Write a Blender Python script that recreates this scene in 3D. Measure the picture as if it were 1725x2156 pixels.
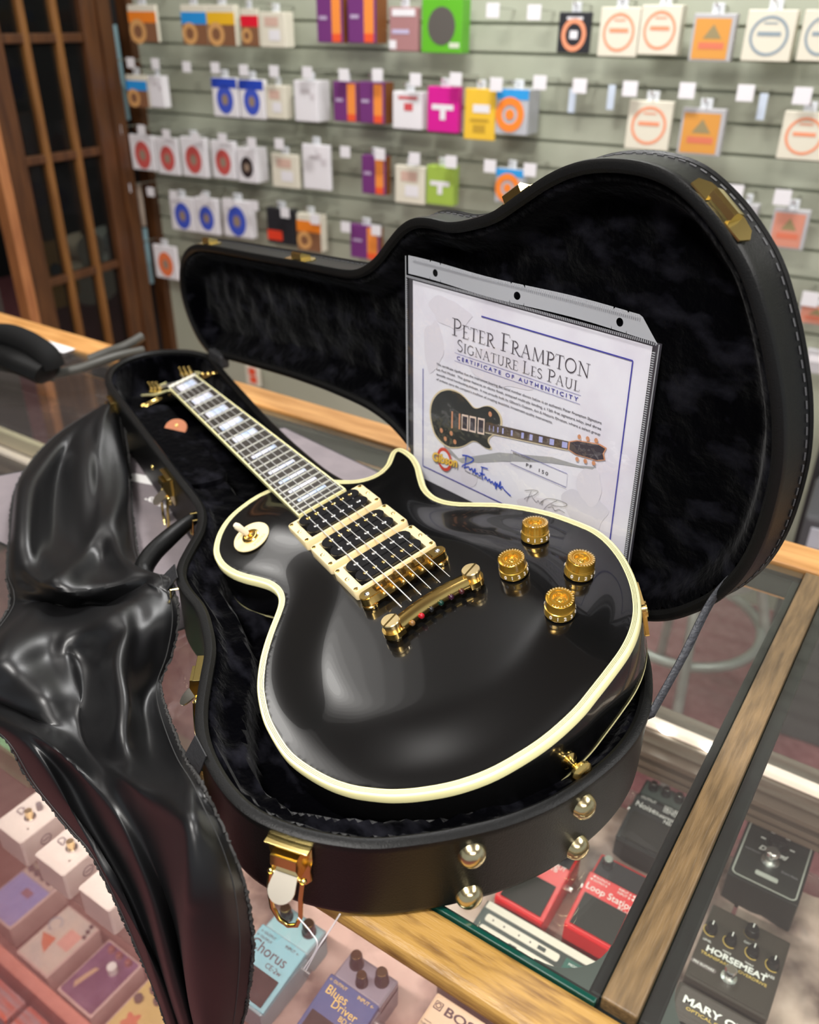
import bpy, bmesh, math, random
import numpy as np
from mathutils import Vector, Matrix
random.seed(7)
for o in list(bpy.data.objects): bpy.data.objects.remove(o)
SC = bpy.context.scene
COL = SC.collection
# ------------------------------------------------------------------ camera (world: counter top z=0, X along the counter, Y away)
F, CX, CY, CZ = 1800.0, 862.5, 1078.0, 0.538
Wm = np.array([[0.8302952744, 0.2858666031, -0.4784245421], [0.5572337109, -0.4103827915, 0.7218563263], [0.0100174168, -0.8659481796, -0.5000334006]])
cam = bpy.data.cameras.new('camera'); camo = bpy.data.objects.new('camera', cam); COL.objects.link(camo)
R = Matrix(((Wm[0][0], -Wm[0][1], -Wm[0][2]), (Wm[1][0], -Wm[1][1], -Wm[1][2]), (Wm[2][0], -Wm[2][1], -Wm[2][2])))
camo.matrix_world = Matrix.Translation((0, 0, CZ)) @ R.to_4x4()
cam.sensor_fit = 'HORIZONTAL'; cam.sensor_width = 36; cam.lens = F / 1725 * 36
cam.clip_start = 0.02; cam.clip_end = 60
cam.dof.use_dof = True; cam.dof.focus_distance = 0.70; cam.dof.aperture_fstop = 6.6
SC.camera = camo
# ------------------------------------------------------------------ world, lights, exposure
wd = bpy.data.worlds.new('world'); SC.world = wd; wd.use_nodes = True
wd.node_tree.nodes['Background'].inputs[0].default_value = (0.86, 0.93, 1.0, 1)
wd.node_tree.nodes['Background'].inputs[1].default_value = 0.35
def area(name, loc, target, sx, sy, power, color=(1, 1, 1)):
    l = bpy.data.lights.new(name, 'AREA'); l.shape = 'RECTANGLE'; l.size = sx; l.size_y = sy; l.energy = power; l.color = color
    o = bpy.data.objects.new(name, l); COL.objects.link(o); o.location = loc
    d = Vector(target) - Vector(loc); o.rotation_euler = d.to_track_quat('-Z', 'Y').to_euler(); return o
def disk(name, loc, size, power, color=(1, 1, 1)):
    l = bpy.data.lights.new(name, 'AREA'); l.shape = 'DISK'; l.size = size; l.energy = power; l.color = color
    o = bpy.data.objects.new(name, l); COL.objects.link(o); o.location = loc; return o
for sz, pw in [(.34 + .14 * i_, 1.1 * (.34 + .14 * i_)) for i_ in range(9)]: disk('round_ceiling_light', (-2.05, .60, 1.62 - sz * .01), sz, pw, (1, .97, .93))
area('ceiling_light_area', (-.85, 1.45, 1.62), (-.85, 1.45, 0), .5, .26, 22, (1, .99, .98))
area('ceiling_light_area', (-1.3, 1.95, 1.62), (-1.3, 1.95, 0), 1.3, .10, 10, (1, .99, .98))
area('ceiling_light_area', (0.9, 1.35, 1.62), (0.9, 1.35, 0), 0.3, 1.2, 24, (1, .98, .95))
area('ceiling_light_area', (-0.42, -0.32, 1.62), (-0.42, -0.32, 0), .42, .26, 34, (1, .97, .93))
area('ceiling_light_area', (0.9, -0.8, 1.62), (0.6, -0.3, 0), 1.2, 0.25, 22, (1, .97, .93))
area('next_room_fill', (-3.3, 1.5, 1.3), (-3.3, 1.7, -.6), .4, .4, 14, (1, .95, .9))  # unseen fill added to light the guitars and floor behind the door
for nm, x, y, z_, sx_, sy_, p_ in (('counter_fill_light', -.6, .312, -.031, 1.0, .010, 5.0), ('counter_fill_light', .42, .312, -.031, .8, .010, 4.0), ('counter_fill_light', -.6, .345, -.49, 1.4, .02, 4.0)):  # unseen fill lights added to brighten the inside of the counter
    area(nm, (x, y, z_), (x, y + .25, z_ - .4), sx_, sy_, p_, (1, .90, .84))
SC.view_settings.view_transform = 'Standard'; SC.view_settings.look = 'None'
SC.view_settings.exposure = 0.35; SC.view_settings.gamma = 1; SC.view_settings.use_curve_mapping = False
# ------------------------------------------------------------------ helpers
def dray(px, py): return Wm @ np.array([(px - CX) / F, (py - CY) / F, 1.0])
def atz(px, py, z):                     # pixel -> point on the real horizontal plane z
    d = dray(px, py); t = (z - CZ) / d[2]; return Vector((d[0] * t, d[1] * t, z))
def atY(px, py, Y):
    d = dray(px, py); t = Y / d[1]; return Vector((d[0] * t, Y, CZ + d[2] * t))
def atP(px, py, P0, n):
    d = Vector(dray(px, py)); C = Vector((0, 0, CZ)); t = (Vector(P0) - C).dot(n) / d.dot(n); return C + d * t
def link(o): COL.objects.link(o); return o
def frame(o, x, y, z):
    m = Matrix(((x[0], y[0], z[0], o[0]), (x[1], y[1], z[1], o[1]), (x[2], y[2], z[2], o[2]), (0, 0, 0, 1))); return m
def tag(o, label=None, cat=None, group=None, kind=None):
    if label: o['label'] = label
    if cat: o['category'] = cat
    if group: o['group'] = group
    if kind: o['kind'] = kind
    return o
def empty(name, label, cat, mat=None, group=None):
    o = link(bpy.data.objects.new(name, None)); o.empty_display_size = .02
    if mat is not None: o.matrix_world = mat
    return tag(o, label, cat, group)
class MB:
    def __init__(s): s.v = []; s.f = []; s.m = []; s.sm = []
    def add(s, vs, fs, m=0, smooth=False, M=None):
        b = len(s.v)
        if M is not None: vs = [M @ Vector(v) for v in vs]
        s.v += [tuple(v) for v in vs]
        for f in fs: s.f.append([i + b for i in f]); s.m.append(m); s.sm.append(smooth)
        return s
    def box(s, c, d, m=0, bev=0, M=None, seg=2):
        bm = bmesh.new(); bmesh.ops.create_cube(bm, size=1)
        for v in bm.verts: v.co = Vector((c[0] + v.co.x * d[0], c[1] + v.co.y * d[1], c[2] + v.co.z * d[2]))
        if bev: bmesh.ops.bevel(bm, geom=bm.edges[:], offset=bev, segments=seg, affect='EDGES', profile=.5)
        bm.verts.index_update()
        s.add([v.co.copy() for v in bm.verts], [[v.index for v in f.verts] for f in bm.faces], m, False, M); bm.free(); return s
    def lathe(s, prof, n=32, m=0, M=None, smooth=True):   # prof: (r, z) list, axis z
        vs = []; fs = []; k = len(prof)
        for i in range(n):
            a = 2 * math.pi * i / n
            for r, z in prof: vs.append((r * math.cos(a), r * math.sin(a), z))
        for i in range(n):
            j = (i + 1) % n
            for t in range(k - 1):
                fs.append([i * k + t, j * k + t, j * k + t + 1, i * k + t + 1])
        s.add(vs, fs, m, smooth, M); return s
    def cyl(s, c, r, h, n=24, m=0, M=None, bev=0):
        T = Matrix.Translation(c); T = M @ T if M is not None else T
        b = bev or min(r, h) * .08
        return s.lathe([(0, 0), (r, 0), (r, h - b), (r - b, h), (0, h)], n, m, T, False if n < 9 else True)
    def tube(s, pts, r, n=10, m=0, M=None, closed=False, caps=True, flat=None):
        pts = [Vector(p) for p in pts]; N = len(pts); vs = []; fs = []
        rr = r if hasattr(r, '__len__') else [r] * N
        up = Vector((0, 0, 1)); prev = None
        for i, p in enumerate(pts):
            if closed: t = (pts[(i + 1) % N] - pts[i - 1])
            else: t = pts[min(i + 1, N - 1)] - pts[max(i - 1, 0)]
            t.normalize()
            if prev is None:
                a = t.cross(up)
                if a.length < .05: a = t.cross(Vector((0, 1, 0)))
            else: a = prev - t * prev.dot(t)
            a.normalize(); b = t.cross(a); prev = a
            for k in range(n):
                an = 2 * math.pi * k / n; fx = 1 if flat is None else flat
                vs.append(p + a * math.cos(an) * rr[i] + b * math.sin(an) * rr[i] * fx)
        L = N if closed else N - 1
        for i in range(L):
            j = (i + 1) % N
            for k in range(n):
                q = (k + 1) % n; fs.append([i * n + k, i * n + q, j * n + q, j * n + k])
        if caps and not closed: fs.append(list(range(n))[::-1]); fs.append([(N - 1) * n + k for k in range(n)])
        s.add(vs, fs, m, True, M); return s
    def prism(s, poly, z0, z1, m=0, M=None, smooth=False, mside=None):
        n = len(poly)
        b = [(p[0], p[1], z0 if not callable(z0) else z0(p)) for p in poly]; t = [(p[0], p[1], z1 if not callable(z1) else z1(p)) for p in poly]
        s.add(b + t, [list(range(n))[::-1], [n + i for i in range(n)]], m, False, M)
        s.add(b + t, [[i, (i + 1) % n, n + (i + 1) % n, n + i] for i in range(n)], m if mside is None else mside, smooth, M); return s
    def ball(s, c, r, n=16, m=0, M=None, sc=(1, 1, 1)):
        prof = [(r * math.sin(math.pi * i / (n // 2)) , -r * math.cos(math.pi * i / (n // 2))) for i in range(n // 2 + 1)]
        T = Matrix.Translation(c) @ Matrix.Diagonal((*sc, 1)); T = M @ T if M is not None else T
        return s.lathe(prof, n, m, T)
    def grid(s, P, m=0, smooth=True, M=None, flip=False):
        h = len(P); w = len(P[0]); vs = [p for r in P for p in r]; fs = []
        for i in range(h - 1):
            for j in range(w - 1):
                f = [i * w + j, i * w + j + 1, (i + 1) * w + j + 1, (i + 1) * w + j]; fs.append(f[::-1] if flip else f)
        s.add(vs, fs, m, smooth, M); return s
    def build(s, name, mats, parent=None, **kw):
        me = bpy.data.meshes.new(name); me.from_pydata(s.v, [], s.f)
        if not isinstance(mats, (list, tuple)): mats = [mats]
        for mm in mats: me.materials.append(mm)
        me.polygons.foreach_set('material_index', s.m); me.polygons.foreach_set('use_smooth', s.sm)
        bm = bmesh.new(); bm.from_mesh(me); bmesh.ops.remove_doubles(bm, verts=bm.verts, dist=1e-6); bmesh.ops.recalc_face_normals(bm, faces=bm.faces); bm.to_mesh(me); bm.free()
        me.update(); sm_ = [p.use_smooth for p in me.polygons]; me.set_sharp_from_angle(angle=math.radians(42)); me.polygons.foreach_set('use_smooth', sm_); me.update(); o = link(bpy.data.objects.new(name, me))
        if parent is not None: o.parent = parent
        if kw: tag(o, **kw)
        return o
def rrect(w, h, r, n=5, cx=0, cy=0):
    out = []
    for sx, sy, a0 in ((1, 1, 0), (-1, 1, 90), (-1, -1, 180), (1, -1, 270)):
        for i in range(n + 1):
            a = math.radians(a0 + 90 * i / n); out.append((cx + sx * (w / 2 - r) + r * math.cos(a), cy + sy * (h / 2 - r) + r * math.sin(a)))
    return out
def catmull(P, n, closed=True):
    P = np.array(P, float); N = len(P); out = []
    rng = range(N) if closed else range(N - 1)
    for i in rng:
        g = (lambda k: P[k % N]) if closed else (lambda k: P[min(max(k, 0), N - 1)])
        p0, p1, p2, p3 = g(i - 1), g(i), g(i + 1), g(i + 2)
        for j in range(n):
            t = j / n; out.append(.5 * ((2 * p1) + (-p0 + p2) * t + (2 * p0 - 5 * p1 + 4 * p2 - p3) * t * t + (-p0 + 3 * p1 - 3 * p2 + p3) * t ** 3))
    if not closed: out.append(P[-1])
    return np.array(out)
def resample(P, n, closed=True):
    P = np.array(P, float)
    if closed: P = np.vstack([P, P[:1]])
    d = np.r_[0, np.cumsum(np.linalg.norm(np.diff(P, axis=0), axis=1))]
    t = np.linspace(0, d[-1], n + 1)[:-1] if closed else np.linspace(0, d[-1], n)
    return np.stack([np.interp(t, d, P[:, k]) for k in range(P.shape[1])], 1)
def normals2(P):                        # outward normals of a closed 2d loop
    T = np.roll(P, -1, 0) - np.roll(P, 1, 0); T /= np.linalg.norm(T, axis=1)[:, None]; N = np.stack([T[:, 1], -T[:, 0]], 1)
    A = np.sum(P[:, 0] * np.roll(P[:, 1], -1) - np.roll(P[:, 0], -1) * P[:, 1]); return N if A > 0 else -N
def offset(P, d):
    N = normals2(P); Q = P - N * d
    for _ in range(2): Q = Q * .5 + (np.roll(Q, 1, 0) + np.roll(Q, -1, 0)) * .25
    return Q
def sdf(P, X, Y):                       # positive inside
    A = P; B = np.roll(P, -1, 0); best = np.full(X.shape, 1e9); ins = np.zeros(X.shape, bool)
    for (ax_, ay_), (bx_, by_) in zip(A, B):
        dx, dy = bx_ - ax_, by_ - ay_; L = dx * dx + dy * dy + 1e-12
        t = np.clip(((X - ax_) * dx + (Y - ay_) * dy) / L, 0, 1)
        best = np.minimum(best, (X - ax_ - t * dx) ** 2 + (Y - ay_ - t * dy) ** 2)
        c = ((ay_ > Y) != (by_ > Y)) & (X < (bx_ - ax_) * (Y - ay_) / (by_ - ay_ + 1e-15) + ax_); ins ^= c
    return np.where(ins, 1, -1) * np.sqrt(best)
def blur(H, n):
    for _ in range(n):
        K = np.pad(H, 1, mode='edge'); H = (K[1:-1, 1:-1] * 4 + K[:-2, 1:-1] * 2 + K[2:, 1:-1] * 2 + K[1:-1, :-2] * 2 + K[1:-1, 2:] * 2 + K[:-2, :-2] + K[2:, 2:] + K[:-2, 2:] + K[2:, :-2]) / 16
    return H
def sstep(t): t = np.clip(t, 0, 1); return t * t * (3 - 2 * t)
_rs = np.random.RandomState(3)
def vnoise(X, Y, s, seed=0):            # smooth value noise
    r = np.random.RandomState(seed); G_ = r.rand(64, 64); x = X / s; y = Y / s
    xi = np.floor(x).astype(int); yi = np.floor(y).astype(int); fx = sstep(x - xi); fy = sstep(y - yi)
    g = lambda a, b: G_[a % 64, b % 64]
    return (g(xi, yi) * (1 - fx) + g(xi + 1, yi) * fx) * (1 - fy) + (g(xi, yi + 1) * (1 - fx) + g(xi + 1, yi + 1) * fx) * fy
def gridmesh(X, Y, Z, keep, mb, m=0, M=None):
    idx = -np.ones(X.shape, int); used = np.zeros(X.shape, bool)
    c = keep[:-1, :-1] & keep[1:, :-1] & keep[:-1, 1:] & keep[1:, 1:]
    used[:-1, :-1] |= c; used[1:, :-1] |= c; used[:-1, 1:] |= c; used[1:, 1:] |= c
    idx[used] = np.arange(used.sum()); vs = list(zip(X[used], Y[used], Z[used]))
    I, J = np.nonzero(c); fs = [[idx[i, j], idx[i + 1, j], idx[i + 1, j + 1], idx[i, j + 1]] for i, j in zip(I, J)]
    mb.add(vs, fs, m, True, M)
# ------------------------------------------------------------------ materials
def mat(name, col, rough=.5, metal=0, spec=.5, noise=0, nscale=20, nstretch=(1, 1, 1), col2=None, bump=0, bscale=200, coat=0, sheen=0, trans=0, emit=0, rlo=.35, rhi=.65, alpha=1, bdist=.001, detail=6, ior=1.5, bstretch=(1,1,1), aniso=0):
    m = bpy.data.materials.new(name); m.use_nodes = True; nt = m.node_tree; b = nt.nodes['Principled BSDF']
    b.inputs['Base Color'].default_value = (*col, 1); b.inputs['Roughness'].default_value = rough; b.inputs['Metallic'].default_value = metal
    b.inputs['Specular IOR Level'].default_value = spec; b.inputs['Coat Weight'].default_value = coat; b.inputs['Coat Roughness'].default_value = .03
    b.inputs['Sheen Weight'].default_value = sheen; b.inputs['Sheen Roughness'].default_value = .4; b.inputs['Transmission Weight'].default_value = trans; b.inputs['IOR'].default_value = ior
    b.inputs['Alpha'].default_value = alpha; b.inputs['Anisotropic'].default_value = aniso
    if emit: b.inputs['Emission Color'].default_value = (*col, 1); b.inputs['Emission Strength'].default_value = emit
    tc = nt.nodes.new('ShaderNodeTexCoord')
    if col2 is not None:
        mp = nt.nodes.new('ShaderNodeMapping'); mp.inputs['Scale'].default_value = nstretch; nt.links.new(tc.outputs['Object'], mp.inputs[0])
        n = nt.nodes.new('ShaderNodeTexNoise'); n.inputs['Scale'].default_value = nscale; n.inputs['Detail'].default_value = detail; nt.links.new(mp.outputs[0], n.inputs[0])
        r = nt.nodes.new('ShaderNodeValToRGB'); r.color_ramp.elements[0].color = (*col, 1); r.color_ramp.elements[1].color = (*col2, 1)
        r.color_ramp.elements[0].position = rlo; r.color_ramp.elements[1].position = rhi
        nt.links.new(n.outputs[0], r.inputs[0]); nt.links.new(r.outputs[0], b.inputs['Base Color'])
    if bump:
        mp2 = nt.nodes.new('ShaderNodeMapping'); mp2.inputs['Scale'].default_value = bstretch; nt.links.new(tc.outputs['Object'], mp2.inputs[0])
        n2 = nt.nodes.new('ShaderNodeTexNoise'); n2.inputs['Scale'].default_value = bscale; n2.inputs['Detail'].default_value = 3; nt.links.new(mp2.outputs[0], n2.inputs[0])
        bu = nt.nodes.new('ShaderNodeBump'); bu.inputs['Strength'].default_value = bump; bu.inputs['Distance'].default_value = bdist
        nt.links.new(n2.outputs[0], bu.inputs['Height']); nt.links.new(bu.outputs[0], b.inputs['Normal'])
    return m
def glassmat(name, tint=(1, 1, 1), haze=0.0, dcol=(.7, .6, .6), rough=0.0, ior=1.5, wav=0):
    m = bpy.data.materials.new(name); m.use_nodes = True; nt = m.node_tree; nt.nodes.clear()
    o = nt.nodes.new('ShaderNodeOutputMaterial'); t = nt.nodes.new('ShaderNodeBsdfTransparent'); t.inputs[0].default_value = (*tint, 1)
    g = nt.nodes.new('ShaderNodeBsdfGlossy'); g.inputs['Roughness'].default_value = rough; lw = nt.nodes.new('ShaderNodeLayerWeight'); lw.inputs[0].default_value = .5
    pw = nt.nodes.new('ShaderNodeMath'); pw.operation = 'POWER'; pw.inputs[1].default_value = 4.5; nt.links.new(lw.outputs['Facing'], pw.inputs[0])
    fr = nt.nodes.new('ShaderNodeMath'); fr.operation = 'MULTIPLY_ADD'; fr.inputs[1].default_value = .9; fr.inputs[2].default_value = ((ior - 1) / (ior + 1)) ** 2; nt.links.new(pw.outputs[0], fr.inputs[0])
    mx = nt.nodes.new('ShaderNodeMixShader'); nt.links.new(fr.outputs[0], mx.inputs[0]); nt.links.new(t.outputs[0], mx.inputs[1]); nt.links.new(g.outputs[0], mx.inputs[2])
    if wav:
        tc = nt.nodes.new('ShaderNodeTexCoord'); nz = nt.nodes.new('ShaderNodeTexNoise'); nz.inputs['Scale'].default_value = 14; nz.inputs['Detail'].default_value = 4; nt.links.new(tc.outputs['Object'], nz.inputs[0])
        bu = nt.nodes.new('ShaderNodeBump'); bu.inputs['Strength'].default_value = .8; bu.inputs['Distance'].default_value = .006; nt.links.new(nz.outputs[0], bu.inputs['Height']); nt.links.new(bu.outputs[0], g.inputs['Normal'])
    if haze:  # even diffuse film: frosting on plastic, painted reflection haze on the front glass
        d = nt.nodes.new('ShaderNodeBsdfDiffuse'); d.inputs[0].default_value = (*dcol, 1); m2 = nt.nodes.new('ShaderNodeMixShader'); m2.inputs[0].default_value = haze
        nt.links.new(mx.outputs[0], m2.inputs[1]); nt.links.new(d.outputs[0], m2.inputs[2]); nt.links.new(m2.outputs[0], o.inputs[0])
    else: nt.links.new(mx.outputs[0], o.inputs[0])
    return m
def flat(name, c, rough=.5, **k): return mat(name, c, rough, **k)
M_ = {}
M_['lacquer'] = mat('black_lacquer', (.0035, .0035, .0035), .22, spec=.35, coat=.75)
M_['cream'] = mat('cream_binding', (.86, .80, .42), .3)
M_['creamw'] = mat('aged_cream_plastic', (.84, .68, .38), .35)
M_['ply'] = mat('black_ply', (.05, .05, .03), .4)
M_['gold'] = mat('gold_plate', (.95, .66, .22), .16, 1)
M_['goldb'] = mat('brushed_gold', (.90, .70, .36), .3, 1)
M_['brass'] = mat('brass_latch', (.88, .68, .25), .18, 1)
M_['stud'] = mat('aged_brass', (.62, .52, .28), .22, 1, col2=(.75, .65, .4), nscale=60)
M_['steel'] = mat('steel_string', (.9, .9, .88), .3, .6)
M_['nickel'] = mat('nickel', (.75, .75, .74), .25, 1)
M_['ebony'] = mat('ebony', (.022, .018, .014), .5, col2=(.045, .037, .03), nscale=60, nstretch=(1, 12, 12))
M_['fret'] = mat('fret_wire', (.70, .70, .62), .3, .7)
M_['pearl'] = mat('pearl_inlay', (.42, .52, .70), .3, col2=(.72, .70, .78), nscale=45, rlo=.4, rhi=.6)
M_['blackp'] = mat('black_plastic', (.012, .012, .013), .16)
M_['rubber'] = mat('black_rubber', (.02, .018, .016), .75, bump=.4, bscale=500)
M_['leather'] = mat('black_leather', (.005, .005, .005), .40, spec=.2, bump=.6, bscale=900, bdist=.0004)
M_['velvet'] = mat('black_plush', (.0006, .0006, .001), .95, spec=.0, sheen=.06, bump=.8, bscale=120, bdist=.002, col2=(.011, .011, .015), nscale=26, nstretch=(1, 1.7, 1), rlo=.50, rhi=.78, detail=8)
M_['satin'] = mat('black_satin', (.0035, .0035, .004), .40, spec=.52, bump=.12, bscale=1400, bdist=.0004)
M_['ribbon'] = mat('black_ribbon', (.02, .02, .022), .6, bump=.8, bscale=300, bstretch=(1, 1, 1))
M_['oakf'] = mat('worn_oak_front', (.40, .225, .055), .42, col2=(.10, .038, .008), nscale=20, nstretch=(1.3, 10, 10), rlo=.47, rhi=.78, bump=.4, bscale=120, bstretch=(1, 10, 10), detail=14)
M_['oakd'] = mat('weathered_oak', (.20, .125, .055), .5, col2=(.10, .062, .027), nscale=24, nstretch=(9, 1.1, 9), rlo=.35, rhi=.7, bump=.5, bscale=40, bstretch=(16, 1.4, 16), detail=10)
M_['oakb'] = mat('orange_oak', (.62, .32, .11), .45, col2=(.42, .19, .05), nscale=6, nstretch=(1.5, 14, 14), detail=8)
M_['darkwood'] = mat('dark_stained_wood', (.10, .038, .012), .4, col2=(.055, .02, .007), nscale=6, nstretch=(10, 10, 1))
M_['medwood'] = mat('brown_wood', (.23, .10, .025), .4, col2=(.15, .06, .015), nscale=6, nstretch=(10, 10, 1))
M_['orangewood'] = mat('orange_wood_edge', (.42, .17, .06), .5, col2=(.30, .11, .04), nscale=8, nstretch=(8, 8, 1))
M_['slat'] = mat('sage_slatwall', (.36, .38, .29), .55, col2=(.40, .42, .33), nscale=4)
M_['carpet'] = mat('maroon_carpet', (.20, .055, .062), .95, col2=(.27, .10, .105), nscale=40, bump=.5, bscale=300)
M_['ceil'] = mat('ceiling_paint', (.30, .30, .29), .8)
M_['frame'] = mat('black_painted_frame', (.003, .005, .0045), .5, spec=.2, bump=.2, bscale=150, col2=(.010, .014, .013), nscale=30)
M_['green'] = mat('green_glass_edge', (.004, .05, .035), .15)
M_['glass'] = glassmat('counter_glass', (.86, .90, .87), .03, (.5, .42, .42))
M_['fglass'] = glassmat('front_glass', (.92, .90, .89), .055, (.75, .50, .46))  # pink film paints in the haze of the reflected carpet
M_['shelfg'] = glassmat('shelf_glass', (.9, .93, .91), .04)
M_['white'] = mat('white_paper', (.80, .78, .80), .6)
M_['paper'] = mat('certificate_paper', (.80, .79, .84), .45, col2=(.68, .64, .72), nscale=14, rlo=.46, rhi=.74)
M_['ink'] = mat('black_ink', (.03, .02, .03), .5)
M_['inkg'] = mat('grey_ink', (.22, .21, .23), .5)
M_['navy'] = mat('navy_ink', (.03, .03, .32), .5)
M_['bluepen'] = mat('blue_marker', (.0, .05, .5), .4)
M_['mat'] = mat('grey_fabric', (.17, .145, .155), .85, bump=.4, bscale=500, col2=(.20, .17, .18), nscale=30)
M_['txtw'] = mat('white_print', (.82, .80, .78), .5)
M_['txtgold'] = mat('gold_print', (.75, .52, .12), .5)
M_['txtbrown'] = mat('brown_print', (.07, .05, .06), .5)
M_['grooved'] = mat('grey_brown_track', (.19, .155, .125), .5, col2=(.12, .08, .06), nscale=10, nstretch=(1, 8, 8))
M_['lightbar'] = mat('light_strip_glow', (1, .80, .70), .3, emit=.35)
M_['poster'] = mat('crumpled_photo_paper', (.62, .46, .40), .4, col2=(.10, .06, .055), nscale=11, rlo=.42, rhi=.66, detail=4)
M_['tubegrey'] = mat('grey_tube', (.30, .30, .28), .35, .3)
M_['sleeve'] = glassmat('clear_sleeve', (.97, .97, .98), .02, (.9, .9, .95), ior=1.7, wav=1)
M_['flap'] = glassmat('frosted_sleeve_flap', (.9, .9, .92), .40, (.85, .87, .93), .12)
M_['seam'] = glassmat('sleeve_seam', (.7, .7, .72), .35, (.75, .77, .8), .1)
def cm(name, c, r=.45, **k):
    if name not in M_: M_[name] = mat(name, c, r, **k)
    return M_[name]
# ------------------------------------------------------------------ lettering
def lettering(name, s, size, M, material, parent, width=None, align='LEFT', depth=.00015, shear=0, bold=0, height=None, space=1.0):
    cu = bpy.data.curves.new('lettering', 'FONT'); cu.body = s; cu.size = size; cu.align_x = align; cu.extrude = depth; cu.shear = shear; cu.offset = bold * size; cu.resolution_u = 3; cu.space_character = space
    t = link(bpy.data.objects.new('lettering', cu)); bpy.context.view_layer.update()
    me = bpy.data.meshes.new_from_object(t); bpy.data.objects.remove(t); bpy.data.curves.remove(cu)
    me.materials.clear(); me.materials.append(material); me.name = name
    o = link(bpy.data.objects.new(name, me))
    if width and len(me.vertices):
        xs = [v.co.x for v in me.vertices]; k = width / max(1e-6, max(xs) - min(xs)); ys = [v.co.y for v in me.vertices]
        ky = (height / max(1e-6, max(ys) - min(ys))) if height else k
        me.transform(Matrix.Diagonal((k, ky, 1, 1)))
    o.parent = parent; me.transform(M); return o
UP = Matrix(((1, 0, 0, 0), (0, 0, -1, 0), (0, 1, 0, 0), (0, 0, 0, 1)))   # text plane -> facing -Y, upright
def T(x, y, z): return Matrix.Translation((x, y, z))
def Rz(d): return Matrix.Rotation(math.radians(d), 4, 'Z')
def Rx(d): return Matrix.Rotation(math.radians(d), 4, 'X')
def Ry(d): return Matrix.Rotation(math.radians(d), 4, 'Y')
# ================================================================== ROOM
FL = -1.02; CE = 1.68
hw = Vector((.99605, .08883, 0)); nw = Vector((-.08883, .99605, 0)); WD = 2.40; SL = -2.344
def wpt(s, off, z): return hw * s + nw * (WD - off) + Vector((0, 0, z))       # off = distance in front of the wall
WF = frame((0, 0, 0), hw, nw, (0, 0, 1))                                       # x along wall, y into wall, z up
mb = MB(); mb.box((-1.5, .3, FL - .02), (9, 6.5, .04)); mb.build('floor', M_['carpet'], kind='structure')
mb = MB(); mb.box((-1.5, .3, CE + .02), (9, 6.5, .04)); mb.build('ceiling', M_['ceil'], kind='structure')
prof = [(WD, CE)]; z = .529 + .06925 * 12
while z > -.30:
    if z < CE: prof += [(WD, z + .004), (WD + .012, z + .004), (WD + .012, z - .004), (WD, z - .004)]
    z -= .06925
prof += [(WD, FL)]
mb = MB(); a = [(SL, y, z) for y, z in prof]; b = [(1.9, y, z) for y, z in prof]; n = len(prof)
mb.add(a + b, [[i, i + 1, n + i + 1, n + i] for i in range(n - 1)], 0, False, WF)
mb.box(((SL + 1.9) / 2, WD + .045, (CE + FL) / 2), (1.9 - SL, .06, CE - FL), 0, 0, WF)
mb.build('wall_back', M_['slat'], kind='structure')
# left wall with french door, built in a frame: x = distance from the corner towards the camera, y = outwards (into next room), z up
Pc = wpt(SL, 0, 0); LF = frame(Pc, -nw, hw, (0, 0, 1)) ; LF = frame(Pc, -nw, -hw, (0, 0, 1))
def lbox(name, x0, x1, z0, z1, y0, y1, m, **k):
    mb = MB(); mb.box(((x0 + x1) / 2, (y0 + y1) / 2, (z0 + z1) / 2), (x1 - x0, abs(y1 - y0), z1 - z0), 0, 0, LF); return mb.build(name, m, **k)
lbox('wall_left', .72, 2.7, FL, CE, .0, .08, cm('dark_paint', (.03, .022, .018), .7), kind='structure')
lbox('trim_1', -.002, .03, FL, CE, .0, .06, M_['darkwood'], kind='structure')
lbox('trim_2', .03, .11, FL, CE, .05, .07, cm('black_gap', (.004, .004, .004), .8), kind='structure')
lbox('trim_3', .11, .165, FL, CE, -.01, .08, M_['darkwood'], kind='structure')
mb = MB(); rel = lambda z: z + CZ
mb.box(((.165 + .225) / 2, .02, 0.2), (.06, .045, 2 * 1.2), 0, .003, LF)
mb.box(((.530 + .615) / 2, .02, 0.2), (.085, .045, 2 * 1.2), 0, .003, LF)
mb.box((.39, .02, (FL + rel(-1.039)) / 2), (.45, .045, rel(-1.039) - FL), 0, .003, LF)
for zz in (.27, -.062, -.389, -.757): mb.box((.38, .02, rel(zz)), (.31, .03, .026), 0, .004, LF)
mb.box((.632, .0, 0.2), (.034, .05, 2.4), 1, .003, LF)
for x in (.320, .441): mb.box((x, .02, .2), (.024, .034, 2.4), 2, .005, LF)
mb.build('door_1', [M_['darkwood'], M_['orangewood'], M_['medwood']], kind='structure')
mb = MB(); mb.box((.38, .022, .2), (.31, .004, 2.36), 0, 0, LF); mb.build('window_1', glassmat('door_glass', (.45, .47, .46), .02, (.2, .2, .2), ior=1.15), kind='structure')
mb = MB(); mb.box((-5.6, 1.5, .33), (.1, 9, 2.7)); mb.box((-4.2, 3.6, .33), (2.9, .1, 2.7)); mb.build('wall_far', cm('far_room', (.010, .011, .010), .8), kind='structure')
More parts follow.
